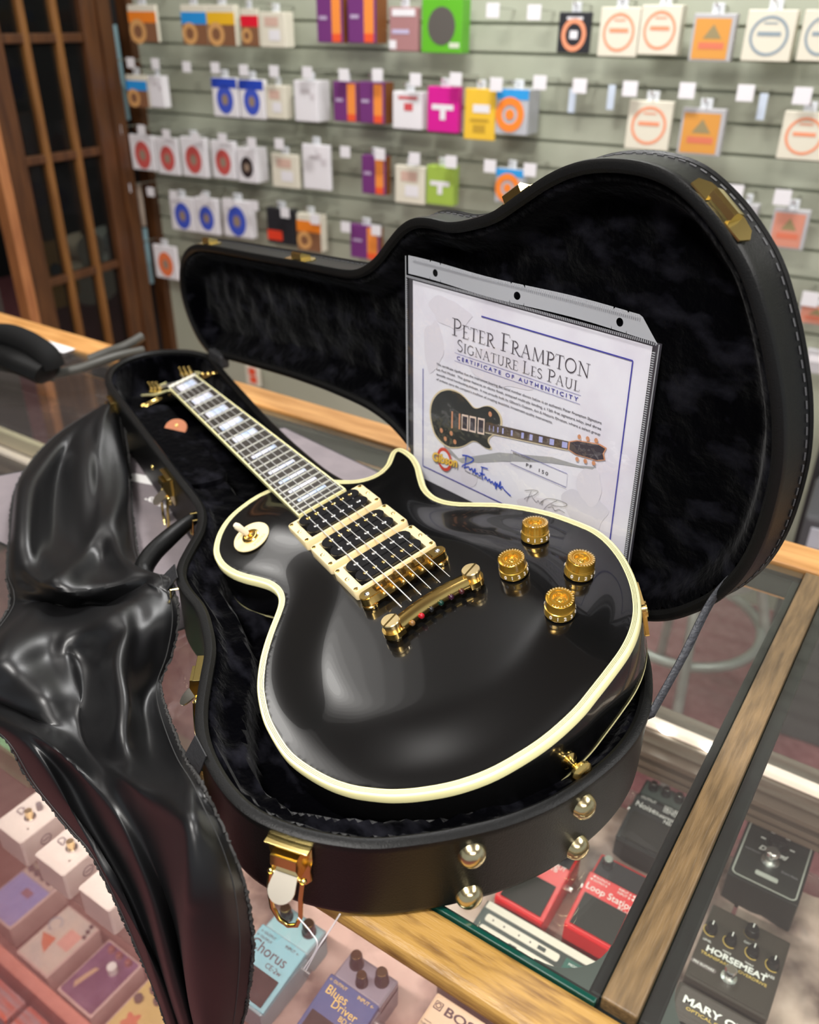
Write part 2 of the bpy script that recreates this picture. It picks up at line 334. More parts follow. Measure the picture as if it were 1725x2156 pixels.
# blue rods hanging in the gap beside the door
def rodthing(px, y0, y1, col, lab):
    a = atP(px[0], y0, LF @ Vector((0, .02, 0)), -hw); b = atP(px[1], y1, LF @ Vector((0, .02, 0)), -hw)
    mb = MB(); mb.tube([a, b], .011, 8); o = mb.build('drum_stick_sleeve', col); tag(o, lab, 'stick', 'narrow sticks hanging beside the door')
rodthing((238, 268), 52, 252, cm('pale_blue', (.22, .36, .40)), 'pale blue stick, upper one hanging in the dark gap beside the paned door')
rodthing((290, 302), 385, 475, cm('pale_tan', (.42, .34, .27)), 'tan stick hanging below the pale blue one beside the paned door')
rodthing((303, 318), 480, 596, cm('pale_blue', (.22, .36, .40)), 'blue stick, lowest one hanging in the gap left of the case lid')
# ================================================================== things beyond the door glass
def fig8(n=28, w=.19, l=.24):
    P = [(0, l), (w * .35, l * .97), (w * .62, l * .78), (w * .62, l * .5), (w * .5, l * .28), (w * .6, l * .05), (w * .95, -l * .3), (w * .98, -l * .62), (w * .7, -l * .92), (0, -l)]
    P = P + [(-x, y) for x, y in P[-2:0:-1]]; return catmull(P, 4)
def wallguitar(px, py, s, col, lab, dp=.55):
    c = atP(px, py, LF @ Vector((0, dp, 0)), -hw); fr = frame(c, -nw, Vector((0, 0, 1)), hw)
    e = empty('distant_guitar', lab, 'guitar', fr, 'guitars standing behind the paned door')
    mb = MB(); mb.prism([tuple(p * s) for p in fig8()], -.04, .04, 0); b = mb.build('body', col, e)
    mb = MB(); mb.box((0, .24 * s + .22, .03), (.05, .46, .02), 0, .004); mb.build('neck', M_['darkwood'], e)
    mb = MB(); mb.cyl((0, .02, .041), .045 * s, .004, 20); mb.build('sound_hole', M_['blackp'], e)
wallguitar(103, 575, .55, cm('orange_top', (.62, .30, .05)), 'orange guitar seen through the lower left panes of the door')
wallguitar(185, 565, .62, cm('cream_top', (.62, .52, .38)), 'cream guitar behind the middle column of door panes', .72)
wallguitar(238, 545, .62, cm('pale_top', (.50, .52, .46)), 'pale guitar behind the right column of door panes', .90)
# ================================================================== DISPLAY COUNTER
GZ = -.009; KG = (CZ - GZ) / CZ; FY, FY2, BY, BY2 = .2875 * KG, .327 * KG, .9187 * KG, .975 * KG
X0, X1 = -2.3, 1.3; DXa, DXb = -.0715, -.0473
ctr = empty('display_counter', 'glass topped display counter with oak edge strips under the guitar case', 'counter', T(0, 0, GZ))
def cbox(name, x0, x1, y0, y1, z0, z1, m, bev=0, seg=2):
    if z0 < -.1 and z1 < -.1: z0 -= GZ; z1 -= GZ
    mb = MB(); mb.box(((x0 + x1) / 2, (y0 + y1) / 2, (z0 + z1) / 2), (x1 - x0, y1 - y0, z1 - z0), 0, bev, None, seg); return mb.build(name, m, ctr)
fr_ = cbox('front_rail', X0, X1, FY, FY2, -.018, .002, M_['oakf'], .007, 4); tag(fr_, 'worn golden oak front strip with dark stains')
cbox('back_rail', X0, X1, BY, BY2, -.045, .003, M_['oakb'], .003)
dv = cbox('divider_rail', DXa, DXb, .338, BY - .003, -.012, .003, M_['oakd'], .0015); tag(dv, 'narrow weathered oak strip between the panes')
cbox('pane_edge', X0, DXa - .002, FY2 + .0002, FY2 + .0045, -.007, .0012, M_['green'], .0008)
cbox('pane_edge', DXb + .002, X1, FY2 + .0002, FY2 + .0045, -.007, .0012, M_['green'], .0008)
cbox('glass_top', X0, DXa - .0015, FY2 + .005, BY - .001, -.007, -.001, M_['glass'], .0005)
cbox('glass_top', DXb + .0015, X1, FY2 + .005, BY - .001, -.007, -.001, M_['glass'], .0005)
cbox('support_bar', DXa - .010, DXb + .0125, FY2 + .012, BY, -.016, -.009, M_['frame'], .002)
cbox('support_bar', X0, X1, FY2 + .0003, FY2 + .012, -.020, -.0085, M_['frame'], .002)
cbox('support_bar', X0, X1, BY - .012, BY, -.035, -.0085, M_['frame'], .002)
for s, xx in ((-1, DXa - .010), (1, DXb + .0125)):
    L = .040; y0 = FY2 + .012; pts = [(xx, y0)] + [(xx, y0 + L)] + [(xx + s * (L - L * math.sin(a)), y0 + (L - L * math.cos(a))) for a in np.linspace(.05, math.pi / 2, 10)][0:0]
    arc = [(xx + s * L * (1 - math.sin(a)), y0 + L * (1 - math.cos(a))) for a in np.linspace(math.pi / 2, 0, 10)]
    poly = [(xx, y0)] + arc; mb = MB(); mb.prism(poly, -.030, -.009, 0); mb.build('corner_bracket', cm('grey_bracket', (.10, .11, .105), .4), ctr)
cbox('front_glass', X0, X1, FY + .012, FY + .018, -.90, -.018, M_['fglass'])
for nm, zz in (('shelf', -.468),):
    cbox(nm, X0, X1, .355, .945, zz - .004, zz + .004, M_['shelfg'], .001)
cbox('bottom_shelf', X0, X1, .29, .96, -.985, -.962, cm('shelf_board', (.20, .10, .085), .5), .002)
cbox('kick_board', X0, X1, .30, .95, FL, -.985, M_['darkwood'])
cbox('rear_track', X0, X1, .925, .985, -.402, -.322, M_['grooved'], .002)
for k, zz in enumerate((-.392, -.374, -.352)): cbox('track_lip', X0, X1, .912 - .004 * k, .926, zz, zz + .009, cm('dark_lip', (.11, .075, .055), .4), .001)
lb = cbox('light_strip', X0, X1, .93, .944, -.322, -.309, M_['lightbar'], .003)
for x in (-.185, -.125, -1.40, -1.34, -1.28): 
    mb = MB(); mb.ball((x, .93, -.312 - GZ), .010, 12, 0, None, (1.2, .6, .7)); mb.build('light_strip_bulb', mat('bulb_glow', (1, .95, .9), .3, emit=12), ctr)
cbox('cream_rail', X0, -.9, .945, .96, -.308, -.270, cm('cream_rail', (.70, .58, .40), .4), .003)
for x in (X0, X1 - .04): cbox('end_panel', x, x + .04, FY, BY2, FL, -.045, M_['darkwood'])
# crumpled photo paper on the shelf
def crumple(x0, x1, y0, y1, z, lab, seed):
    xs = np.linspace(x0, x1, 90); ys = np.linspace(y0, y1, 70); X, Y = np.meshgrid(xs, ys)
    Z = z + .010 * np.abs(vnoise(X, Y, .05, seed) - .5) + .006 * vnoise(X + Y * .4, Y, .021, seed + 1) + .003 * vnoise(X, Y, .009, seed + 2)
    mb = MB(); mb.grid([[(X[i, j], Y[i, j], Z[i, j]) for j in range(90)] for i in range(70)]); o = mb.build('crumpled_poster', M_['poster'])
    tag(o, lab, 'paper', None)
crumple(-.72, -.035, .37, .90, -.463, 'crumpled brownish photo paper lining the shelf left of the oak divider', 11)
crumple(-.030, .60, .37, .90, -.463, 'crumpled photo paper lining the shelf right of the oak divider', 21)
# ================================================================== PEDALS under the glass
PW = M_['txtw']
def pframe(px, py, zt):                 # frame at the back-left top corner seen in the photo
    p = atz(px, py, zt); return p
def knob_part(par, x, y, z, r, h, cap, name='knob', body=None):
    mb = MB(); mb.lathe([(r * 1.12, 0), (r * 1.1, h * .25), (r * .98, h * .3), (r * .92, h * .92), (r * .8, h), (0, h)], 20, 0, T(x, y, z)); o = mb.build(name, body or M_['blackp'], par)
    if cap: mb = MB(); mb.cyl((x, y, z + h - .0002), r * .78, .0012, 20); mb.build('knob_cap', cap, o)
    return o
GC = M_['gold']
def compact_pedal(px, py, cols, label, writing, knobs, pad=.25, cap=GC, name='effects_pedal', panel=None, w=.0664, yaw=0):
    """back-left corner of the rear panel at pixel px,py"""
    h = .053; zs = -.458; zr = zs + h * .86; p = atz(px, py, zr); l = .1175
    e = empty(name, label, 'guitar pedal', T(p.x + w / 2, p.y - l / 2, zs) @ Rz(yaw), 'guitar pedals on the glass shelf')
    mb = MB(); mb.box((0, 0, .019), (w, l, .038), 0, .002); mb.box((0, l * .34, .038), (w, l * .32, .016), 0, .002); mb.build('housing', cols[0], e)
    pn = MB(); pn.box((0, l * .335, h * .86 + .0008), (w * .93, l * .27, .0012), 0, .0005); pn.build('control_panel', panel or cols[0], e)
    # treadle: sloping plate higher at the back
    a0 = math.atan2(.014, l * .66); TM = T(0, l * .17, h) @ Rx(math.degrees(a0)) 
    mb = MB(); mb.box((0, -l * .33, -.004), (w * 1.02, l * .66, .008), 0, .0015, TM); tr = mb.build('treadle', cols[1], e)
    mb = MB(); mb.box((0, -l * (pad + .63) / 2, .0012), (w * .84, l * (.63 - pad), .0016), 0, .0006, TM); mb.build('rubber_pad', M_['rubber'], tr)
    for (s, x, y, wd, m) in writing:
        lettering('lettering', s, .01, TM @ T(x * w, -y * l, .0004), m, tr, wd * w)
    for (x, y, r, hh) in knobs: knob_part(e, x * w, l * y, h * .86, r, hh, cap)
    for sx in (-1, 1):
        mb = MB(); mb.cyl((0, 0, 0), .005, .008, 12, 0, T(sx * w / 2, l * .15, .02) @ Ry(90 * sx)); mb.build('jack_socket', M_['nickel'], e)
    return e
lb_ = cm('light_blue_paint', (.20, .47, .55)); br = M_['txtbrown']
compact_pedal(600, 1902, (cm('ce_side', (.24, .36, .40), .3), lb_), 'light blue pedal with two gold capped knobs below the front latch of the case',
  [('\u2190 OUTPUT', -.45, .07, .34, br), ('\u2190 OUTPUT', -.47, .12, .34, br), ('INPUT \u2190', .12, .07, .30, br), ('Chorus', -.48, .24, .80, br), ('CE-2w', .02, .32, .34, br)],
  [(-.28, .38, .0080, .019), (.26, .38, .0080, .019)], pad=.36, panel=cm('ce_panel', (.30, .55, .60)))
db = cm('dark_blue_paint', (.035, .07, .20)); yt = M_['txtgold']
compact_pedal(742, 2001, (cm('bd_side', (.17, .16, .20), .3), db), 'dark blue pedal with three gold capped knobs beside the oak front strip',
  [('\u2190 OUTPUT', -.47, .06, .36, yt), ('INPUT \u2190', .12, .06, .32, yt), ('Blues', -.42, .17, .42, yt), ('Driver', -.20, .245, .50, yt), ('BD-2w', .04, .31, .34, yt)],
  [(-.27, .40, .0078, .020), (.27, .40, .0078, .020), (0, .28, .0068, .017)], pad=.35, panel=cm('bd_panel', (.22, .21, .26), .3))
red = cm('red_paint', (.62, .015, .02), .3)
compact_pedal(1268, 1797, (red, red), 'red pedal with a black rubber pad close to the oak divider',
  [('\u25c4 OUTPUT A', -.42, .05, .34, PW), ('\u25c4 OUTPUT B', -.45, .09, .34, PW), ('INPUT A \u25c4', .10, .05, .32, PW), ('INPUT B \u25c4', .10, .09, .32, PW), ('Loop Station', -.46, .20, .93, PW), ('RC-1', .22, .25, .2, PW)],
  [(-.30, .38, .0070, .013)], cap=M_['nickel'], panel=cm('dark_panel', (.03, .025, .03), .3))
compact_pedal(1130, 1747, (red, red), 'red pedal half hidden behind the round end of the guitar case',
  [('INPUT', .10, .05, .32, PW), ('A/B', .10, .10, .2, PW)], [(.25, .38, .006, .013)], cap=M_['nickel'], panel=cm('dark_panel', (.03, .025, .03), .3))
blk = cm('black_paint', (.02, .02, .02), .35)
compact_pedal(1362, 1640, (blk, blk), 'black pedal with rows of white lettering behind the red pedals',
  [('OUTPUT', -.40, .04, .32, PW), ('RETURN', .10, .04, .34, PW), ('SEND', .10, .09, .3, PW), ('Noise', -.44, .17, .42, PW), ('Suppressor', 0, .17, .48, PW), ('NS-2', .2, .23, .24, PW)],
  [(-.28, .38, .006, .013), (0, .38, .006, .013), (.28, .38, .006, .013)], cap=M_['nickel'], panel=cm('dkgrey_panel', (.10, .12, .115), .3))
def box_pedal(px, py, zt, w, l, h, colb, colt, label, name='effects_pedal', inset=.004, group='guitar pedals on the glass shelf', bev=.002, corner='BL'):
    """corner: which top corner the pixel marks. frame: x right, y away, z up, origin at top centre"""
    p = atz(px, py, zt); sx = 1 if corner[1] == 'L' else -1; sy = -1 if corner[0] == 'B' else 1
    e = empty(name, label, 'guitar pedal', T(p.x + sx * w / 2, p.y + sy * l / 2, zt - h), group)
    mb = MB(); mb.box((0, 0, h / 2), (w, l, h), 0, bev); mb.build('housing', colb, e)
    mb = MB(); mb.prism(rrect(w - 2 * inset, l - 2 * inset, .004), h, h + .0008, 0); f = mb.build('face_plate', colt, e)
    return e, f, T(0, 0, h + .001)
def write(f, TM, s, x, y, wd, m, **k): lettering('lettering', s, .01, TM @ T(x, y, 0), m, f, wd, **k)
def footswitch(e, x, y, z, r=.0075, h=.017):
    mb = MB(); mb.lathe([(r * 1.3, 0), (r * 1.3, .003), (r * .8, .0035), (r * .8, h * .6), (r, h * .62), (r, h * .9), (r * .8, h), (0, h)], 24, 0, T(x, y, z)); mb.build('foot_switch', M_['nickel'], e)
# beige pedal bottom centre
bg = cm('beige_paint', (.66, .52, .35), .4)
e, f, TM = box_pedal(922, 2088, -.405, .072, .117, .05, bg, cm('beige_face', (.70, .57, .40), .4), 'cream pedal with bold dark lettering at the bottom edge of the view')
write(f, TM, 'BOSS', -.018, .040, .044, br, height=.0105, bold=.02); 
mb = MB(); mb.prism(rrect(.0095, .0095, .001), .0509, .0515, 0, T(-.0265, .045, 0)); mb.prism(rrect(.0075, .0075, .001), .0509, .0518, 1, T(-.0265, .045, 0)); mb.lathe([(.0032, .0515), (.0032, .0521), (.0022, .0521), (.0022, .0515)], 20, 0, T(-.0265, .045, 0)); mb.build('square_emblem', [br, bg], f)
write(f, TM, 'MODE', .0, .024, .012, br); write(f, TM, 'ANALOG', -.032, .024, .009, br); write(f, TM, 'TAPE', -.034, .019, .007, br)
knob_part(e, -.013, .012, .0508, .0075, .012, M_['blackp'])
mb = MB(); mb.box((-.018, .0155, .0635), (.006, .001, .0006), 0, 0, None); mb.build('pointer_line', PW, e)
# wide green echo unit
ge = cm('dark_green_face', (.012, .085, .065), .35)
e, f, TM = box_pedal(1028, 1893, -.412, .23, .12, .05, blk, cm('echo_face', (.02, .022, .02), .35), 'wide black green and white echo unit under the oak front strip', inset=.001)
def plate(x0, x1, y0, y1, z, m, nm, r=.003):
    mb = MB(); mb.prism(rrect(x1 - x0, y1 - y0, r, 5, (x0 + x1) / 2, (y0 + y1) / 2), z, z + .0007, 0); return mb.build(nm, m, f)
ivory = cm('ivory_print', (.70, .62, .55), .5)
plate(-.112, .112, .048, .058, .0508, ivory, 'name_band', .0005); plate(-.105, -.008, .032, .0425, .0508, ivory, 'label_bar'); plate(-.105, -.008, .012, .026, .0508, ivory, 'label_bar')
plate(-.001, .048, -.03, .044, .0508, ge, 'green_panel', .001); plate(.054, .112, -.03, .044, .0508, ge, 'green_panel', .001); plate(.003, .044, .020, .028, .0516, ivory, 'label_bar', .002)
write(f, TM, '\u25a1 BOSS', -.085, .0495, .030, M_['inkg']); write(f, TM, 'SPACE ECHO', .048, .0495, .058, br, height=.006)
write(f, TM @ T(0, 0, .001), 'MODE SELECTOR', .004, .036, .038, PW); write(f, TM @ T(0, 0, .001), 'HEAD', .016, .030, .012, PW)
for x, y in ((-.095, .037), (-.08, .037), (-.06, .037), (-.045, .037), (-.095, .019), (-.078, .019)): 
    mb = MB(); mb.cyl((x, y, .0515), .0012, .0004, 10); mb.build('dot_mark', br, f)
for x, y in ((-.03, .037), (-.06, .019), (-.022, .019)):
    mb = MB(); mb.box((x, y, .0518), (.010, .005, .0006)); mb.build('dark_mark', blk, f)
for x, y in ((.022, .002), (.085, .012), (-.055, -.015)): knob_part(e, x, y, .0508, .009, .014, M_['nickel'])
# white mini pedals standing in a row at the front edge of the shelf
wp_ = cm('white_paint', (.78, .72, .68), .35)
for i, (lab) in enumerate(('white pedal at the left edge of the view, first of the white row', 'white pedal between the two other white pedals on the shelf edge', 'white pedal nearest the hanging satin cloth, last of the three')):
    p = atz(133, 1847, -.415); xr = p.x + (i - 1) * .0885; w, l, h = .060, .112, .046
    e = empty('effects_pedal', lab, 'guitar pedal', T(xr - w / 2, p.y + l / 2, -.461), 'white pedals along the shelf edge')
    mb = MB(); mb.prism(rrect(w, l, .004), 0, h, 0, Matrix.Diagonal((1, 1, 1, 1))); mb.build('housing', wp_, e)
    mb = MB(); mb.prism(rrect(w * .97, l * .985, .004), h, h + .001, 0); f = mb.build('face_plate', cm('white_face', (.86, .82, .76), .35), e); TM = T(0, 0, h + .0012)
    lettering('lettering', 'CS', .01, TM @ T(-w * .40, -l * .24, 0), M_['inkg'], f, .014, height=.011, bold=.03)
    mb = MB(); mb.cyl((w * .06, -l * .20, h), .008, .004, 16); mb.build('switch_ring', M_['nickel'], e)
    mb = MB(); mb.cyl((w * .06, -l * .20, h + .004), .005, .012, 16); mb.build('foot_switch', M_['goldb'], e)
    mb = MB(); mb.cyl((w * .02, -l * .05, h), .004, .012, 12); mb.build('toggle', M_['inkg'], e)
    mb = MB(); mb.cyl((w * .28, -l * .32, h), .0016, .001, 10); mb.build('indicator', M_['ink'], e)
    mb = MB(); mb.lathe([(.0085, 0), (.0085, .0006), (.0068, .0006), (.0068, 0)], 24, 0, T(w / 2, -l * .2, h * .5) @ Ry(90)); mb.box((w / 2 + .0004, -l * .2, h * .5), (.0006, .010, .0018)); mb.build('round_emblem', M_['inkg'], e)
# lower shelf pedals
zt = -.902
def low(px, py, w, l, cb, ct, lab, corner='FL', ins=.004): return box_pedal(px, py, zt, w, l, .058, cb, ct, lab, inset=ins, group='guitar pedals on the bottom shelf', bev=.003, corner=corner)
pinkw = cm('pink_white_paint', (.62, .46, .42), .4)
e, f, TM = low(190, 2145, .089, .112, pinkw, cm('purple_face', (.115, .045, .115), .4, col2=(.20, .10, .20), nscale=25), 'purple faced pedal with a white foot switch on the bottom shelf', 'FR')
mb = MB(); mb.cyl((.012, .018, .058), .0085, .018, 20); mb.build('foot_switch', PW, e)
for x in (-.028, -.008, .016): knob_part(e, x + .006, .043, .0585, .006, .008, None, body=cm('dull_red', (.25, .08, .07)))
mb = MB(); mb.prism([(-.03, -.03), (-.022, -.038), (-.012, .008), (-.02, .006)], .0588, .0594, 0); mb.build('figure_print', cm('tan_print', (.55, .36, .22)), f)
e, f, TM = low(98, 2060, .088, .112, pinkw, cm('art_face', (.66, .55, .46), .4, col2=(.55, .50, .46), nscale=30), 'beige pedal with an orange and grey drawing on the bottom shelf', 'FR')
mb = MB(); mb.prism([(-.035, -.005), (-.005, .0), (.0, -.03), (-.02, -.02)], .0588, .0594, 0); mb.build('orange_print', cm('orange_print', (.62, .17, .08)), f)
mb = MB(); mb.prism(rrect(.03, .034, .001, 3, .018, .01), .0588, .0594, 0); mb.build('pink_print', cm('pink_print', (.72, .36, .30)), f)
mb = MB(); mb.tube([(-.03 + .012 * math.cos(a), .018 + .012 * math.sin(a), .059) for a in np.linspace(0, 5, 14)], .0018, 6); mb.build('swirl_print', cm('greyblue_print', (.36, .38, .42)), f)
for y in (.044, .034, .024): mb = MB(); mb.cyl((.030 + (.044 - y) * .3, y + .005, .0588), .004, .003, 14); mb.build('knob', M_['txtbrown'], e)
e, f, TM = low(20, 1958, .092, .115, pinkw, cm('lavender_face', (.27, .27, .55), .4), 'lavender blue pedal at the left edge of the view on the bottom shelf', 'FR')
mb = MB(); mb.box((.0, .043, .0595), (.084, .026, .002)); mb.build('knob_panel', cm('taupe_panel', (.50, .38, .33)), f)
for x in (-.03, -.012, .006, .024): mb = MB(); mb.cyl((x, .043, .0605), .006, .008, 14); mb.build('knob', M_['txtbrown'], e)
mb = MB(); mb.box((.008, .006, .0594), (.022, .014, .0008)); mb.build('label_patch', cm('plum_patch', (.26, .12, .16)), f)
e, f, TM = low(320, 2052, .092, .115, pinkw, cm('yellow_face', (.66, .50, .18), .4), 'yellow pedal with an orange flower beside the hem of the satin cloth', 'BL')
for x, y in ((-.02, .04), (.0, .03), (.018, .04), (-.03, .015)): mb = MB(); mb.cyl((x, y, .0588), .0075, .008, 14); mb.build('knob', M_['txtbrown'], e)
mb = MB(); mb.prism([( -.012 + (.014 + .004 * math.cos(5 * a)) * math.cos(a), -.018 + (.014 + .004 * math.cos(5 * a)) * math.sin(a)) for a in np.linspace(0, 2 * math.pi, 40)[:-1]], .0588, .0594, 0); mb.build('flower_print', cm('orange_print'	, (.62, .17, .08)), f)
rb = atz(97, 2069, -.862)
for k, (yy, hh, c, lab) in enumerate(((rb.y - .012, .10, 'rosy_wood', 'rosy rail in front of the bottom shelf pedals'),)):
    mb = MB(); mb.box((rb.x - .55, yy, -.862 - hh / 2 - GZ), (1.4, .022, hh), 0, .003); o = mb.build('shelf_lip', cm('rosy_wood', (.55, .20, .15), .45), ctr)
for i in range(3):
    mb = MB(); mb.box((0, 0, .0375), (.115, .040, .075), 0, .003); e = empty('packaged_cable', 'red and grey striped packet standing at the bottom left corner, ' + ('first', 'second', 'third')[i] + ' from the left', 'packet', T(rb.x - .20 + i * .125, rb.y - .052, -.962), 'striped packets on the bottom shelf')
    mb.build('packet', cm('red_packet', (.50, .09, .05), .5, col2=(.34, .26, .28), nscale=60, nstretch=(.3, 3, 1)), e)
# green box pedal left, partly covered by the cloth
e, f, TM = box_pedal(44, 1605, -.405, .085, .12, .055, cm('olive_green', (.10, .13, .07)), cm('mint_face', (.16, .42, .22)), 'mint green pedal at the left edge beside the satin cloth', corner='FR')
mb = MB(); mb.box((.018, -.02, .0562), (.018, .02, .0008)); mb.build('label_patch', M_['txtbrown'], f)
# ------- pedals right of the divider
e, f, TM = box_pedal(1578, 1722, -.408, .087, .105, .054, blk, cm('satin_black', (.025, .027, .026), .3), 'square black pedal outlined in silver with one foot switch, right of the oak divider', corner='BL')
lp = rrect(.080, .098, .007); lp2 = rrect(.0765, .0945, .0055)
mb = MB(); nn_ = len(lp); mb.add([(x, y, .0552) for x, y in lp] + [(x, y, .0552) for x, y in lp2], [[i, (i + 1) % nn_, nn_ + (i + 1) % nn_, nn_ + i] for i in range(nn_)]); mb.build('silver_outline', cm('silver_line', (.45, .46, .42), .4), f)
write(f, TM, 'D-Bend', -.020, .008, .036, PW, shear=.3, height=.008, bold=.02); write(f, TM, 'Noise Reduction', -.035, .0, .02, M_['inkg']); write(f, TM, 'Silent Rate', .014, -.014, .02, M_['inkg'])
footswitch(e, -.002, -.006, .0548, .0088, .022); knob_part(e, 0, .028, .0548, .011, .010, None)
for a in range(0, 360, 60):
    mb = MB(); mb.box((.0185 * math.cos(math.radians(a)), .028 + .0185 * math.sin(math.radians(a)), .0555), (.006, .0015, .0005), 0, 0, None); mb.build('dial_mark', PW, f)
plate2 = MB(); plate2.prism(rrect(.028, .007, .002, 4, .0, -.031), .0549, .0556, 0); plate2.build('name_badge', cm('silver_line', (.45, .46, .42), .4), f)
brw = cm('brown_black_paint', (.045, .036, .03), .35)
e, f, TM = box_pedal(1502, 1902, -.422, .094, .112, .040, brw, brw, 'dark brown pedal with five black knobs in front of the square black pedal', corner='BL')
write(f, TM, 'HORSEMEAT', -.036, -.012, .070, PW, height=.0085, bold=.03); write(f, TM, 'TRANSPARENT OVERDRIVE', -.040, -.0185, .076, M_['txtgold'], height=.0038)
for x, y, s in ((-.038, .006, 'LEVEL'), (-.014, .004, 'VOICE'), (.004, .030, 'GAIN'), (.012, .004, 'TREBLE'), (.036, .002, 'BASS')):
    write(f, TM, s, x - .005, y - .006, .010, PW); knob_part(e, x, y + .011, .0408, .0065 if s != 'GAIN' else .008, .011, None)
    mb = MB(); mb.box((x, y + .014, .0525), (.0012, .006, .0006)); mb.build('pointer_line', PW, e)
    mb = MB(); mb.tube([(x + .0085 * math.cos(a), y + .011 + .0085 * math.sin(a), .0412) for a in np.linspace(2.6, 5.4, 12)], .0005, 5); mb.build('gold_arc', M_['txtgold'], f)
footswitch(e, -.003, -.032, .0408, .007, .018)
plate2 = MB(); plate2.prism(rrect(.030, .006, .003, 4, -.032, -.033), .0409, .0414, 0); plate2.build('name_badge', cm('mauve_badge', (.16, .13, .13), .4), f)
write(f, TM @ T(0, 0, .0006), 'PRS GUITARS', -.044, -.0345, .024, PW)
e, f, TM = box_pedal(1432, 2063, -.412, .100, .118, .050, brw, cm('ribbed_brown', (.075, .06, .055), .4, bump=1, bscale=60, bstretch=(1, 6, 1)), 'dark pedal cut by the bottom edge with white and gold capitals, right of the divider', corner='BL')
write(f, TM, 'MARY CRIES', -.040, .036, .085, PW, height=.0095, bold=.03); write(f, TM, 'OPTICAL COMPRESSOR', -.034, .029, .075, M_['txtgold'], height=.0038)
knob_part(e, -.03, .0, .0508, .008, .011, None); knob_part(e, .02, -.0, .0508, .008, .011, None)
# white cable and stool below, seen through the counter
z_ = FL + .01; cb_ = [atz(1610, 1615, z_), atz(1640, 1645, z_), atz(1690, 1665, z_), atz(1760, 1672, z_), atz(1850, 1660, z_)]
mb = MB(); mb.tube(catmull(cb_, 8, False), .006, 8); o = mb.build('power_cord', PW); tag(o, 'white cord lying on the maroon carpet right of the oak divider', 'cord')
zc = -.70; c0 = (atz(1400, 1393, zc) + atz(1470, 1225, zc)) / 2; rad = (atz(1400, 1393, zc) - atz(1470, 1225, zc)).length / 2
st = empty('stool', 'grey tubular stool with a round foot ring seen through the counter glass', 'stool', T(c0.x, c0.y, FL))
mb = MB(); mb.tube([(rad * math.cos(a), rad * math.sin(a), zc - FL) for a in np.linspace(0, 2 * math.pi, 40)[:-1]], .012, 10, closed=True); mb.build('foot_ring', M_['tubegrey'], st)
for k in range(4):
    a = math.radians(20 + 90 * k); mb = MB(); mb.tube([(.14 * math.cos(a), .14 * math.sin(a), .50), (.27 * math.cos(a), .27 * math.sin(a), .005)], .012, 10); mb.build('leg', M_['tubegrey'], st)
mb = MB(); mb.lathe([(0, .50), (.16, .50), (.17, .51), (.17, .545), (.15, .56), (0, .56)], 32); mb.build('seat', cm('grey_vinyl', (.16, .15, .14), .5), st)
bp_ = atz(175, 850, -.85); bn = empty('bucket', 'pale grey bucket on the floor, seen through the glass above the satin cover', 'bucket', T(bp_.x, bp_.y, FL))
mb = MB(); mb.lathe([(0, .0), (.11, .0), (.15, .28), (.16, .285), (.16, .295), (.145, .295), (.105, .01), (0, .01)], 32); mb.build('pail', cm('grey_pail', (.42, .45, .44), .4), bn)
mb = MB(); mb.tube([(.155 * math.cos(a), .155 * math.sin(a), .29) for a in np.linspace(0, 2 * math.pi, 40)[:-1]], .006, 8, closed=True); mb.build('rim', cm('grey_pail_rim', (.55, .58, .58), .4), bn)
# ================================================================== GREY FABRIC FLAT BAG under the case
bpx = [(600, 902), (300, 945), (0, 1003), (-150, 1032), (-150, 1075), (0, 1143), (200, 1240), (372, 1330), (640, 1240), (900, 1120), (880, 1035)]
bpt = [atz(x, y, GZ) for x, y in bpx]; bc = sum(bpt, Vector()) / len(bpt)
mt = empty('flat_fabric_bag', 'flat grey fabric bag with white script lettering lying under the guitar case', 'bag', T(bc.x, bc.y, GZ))
bpl = [(p.x - bc.x, p.y - bc.y) for p in bpt]
mb = MB(); mb.prism(bpl[::-1], .0001, .0011, 0); mb.build('panel', M_['mat'], mt)
mb = MB(); mb.tube([(x, y, .001) for x, y in bpl], .0011, 6, closed=True); mb.build('piping', cm('black_piping', (.02, .02, .022), .5), mt)
def matl(s, px, py, ang, wd, **k):
    p = atz(px, py, .0013 + GZ); lettering('script_lettering', s, .01, Matrix.Translation(Vector((p.x, p.y, .0013 + GZ)) - mt.location.to_3d()) @ Rz(ang), PW, mt, wd, shear=.35, **k)
matl('Sound Percussion', 303, 1050, -4, .115, bold=.03, height=.011)
pa, pb = atz(272, 1003, .0015 + GZ), atz(335, 1015, .0015 + GZ); dd = pb - pa
mb = MB(); c_ = (pa + pb) / 2 - mt.location; mb.box((0, 0, 0), (dd.length, .020, .0006), 0, .0003, Matrix.Translation(c_) @ Rz(math.degrees(math.atan2(dd.y, dd.x)))); mb.build('white_stripe', PW, mt)
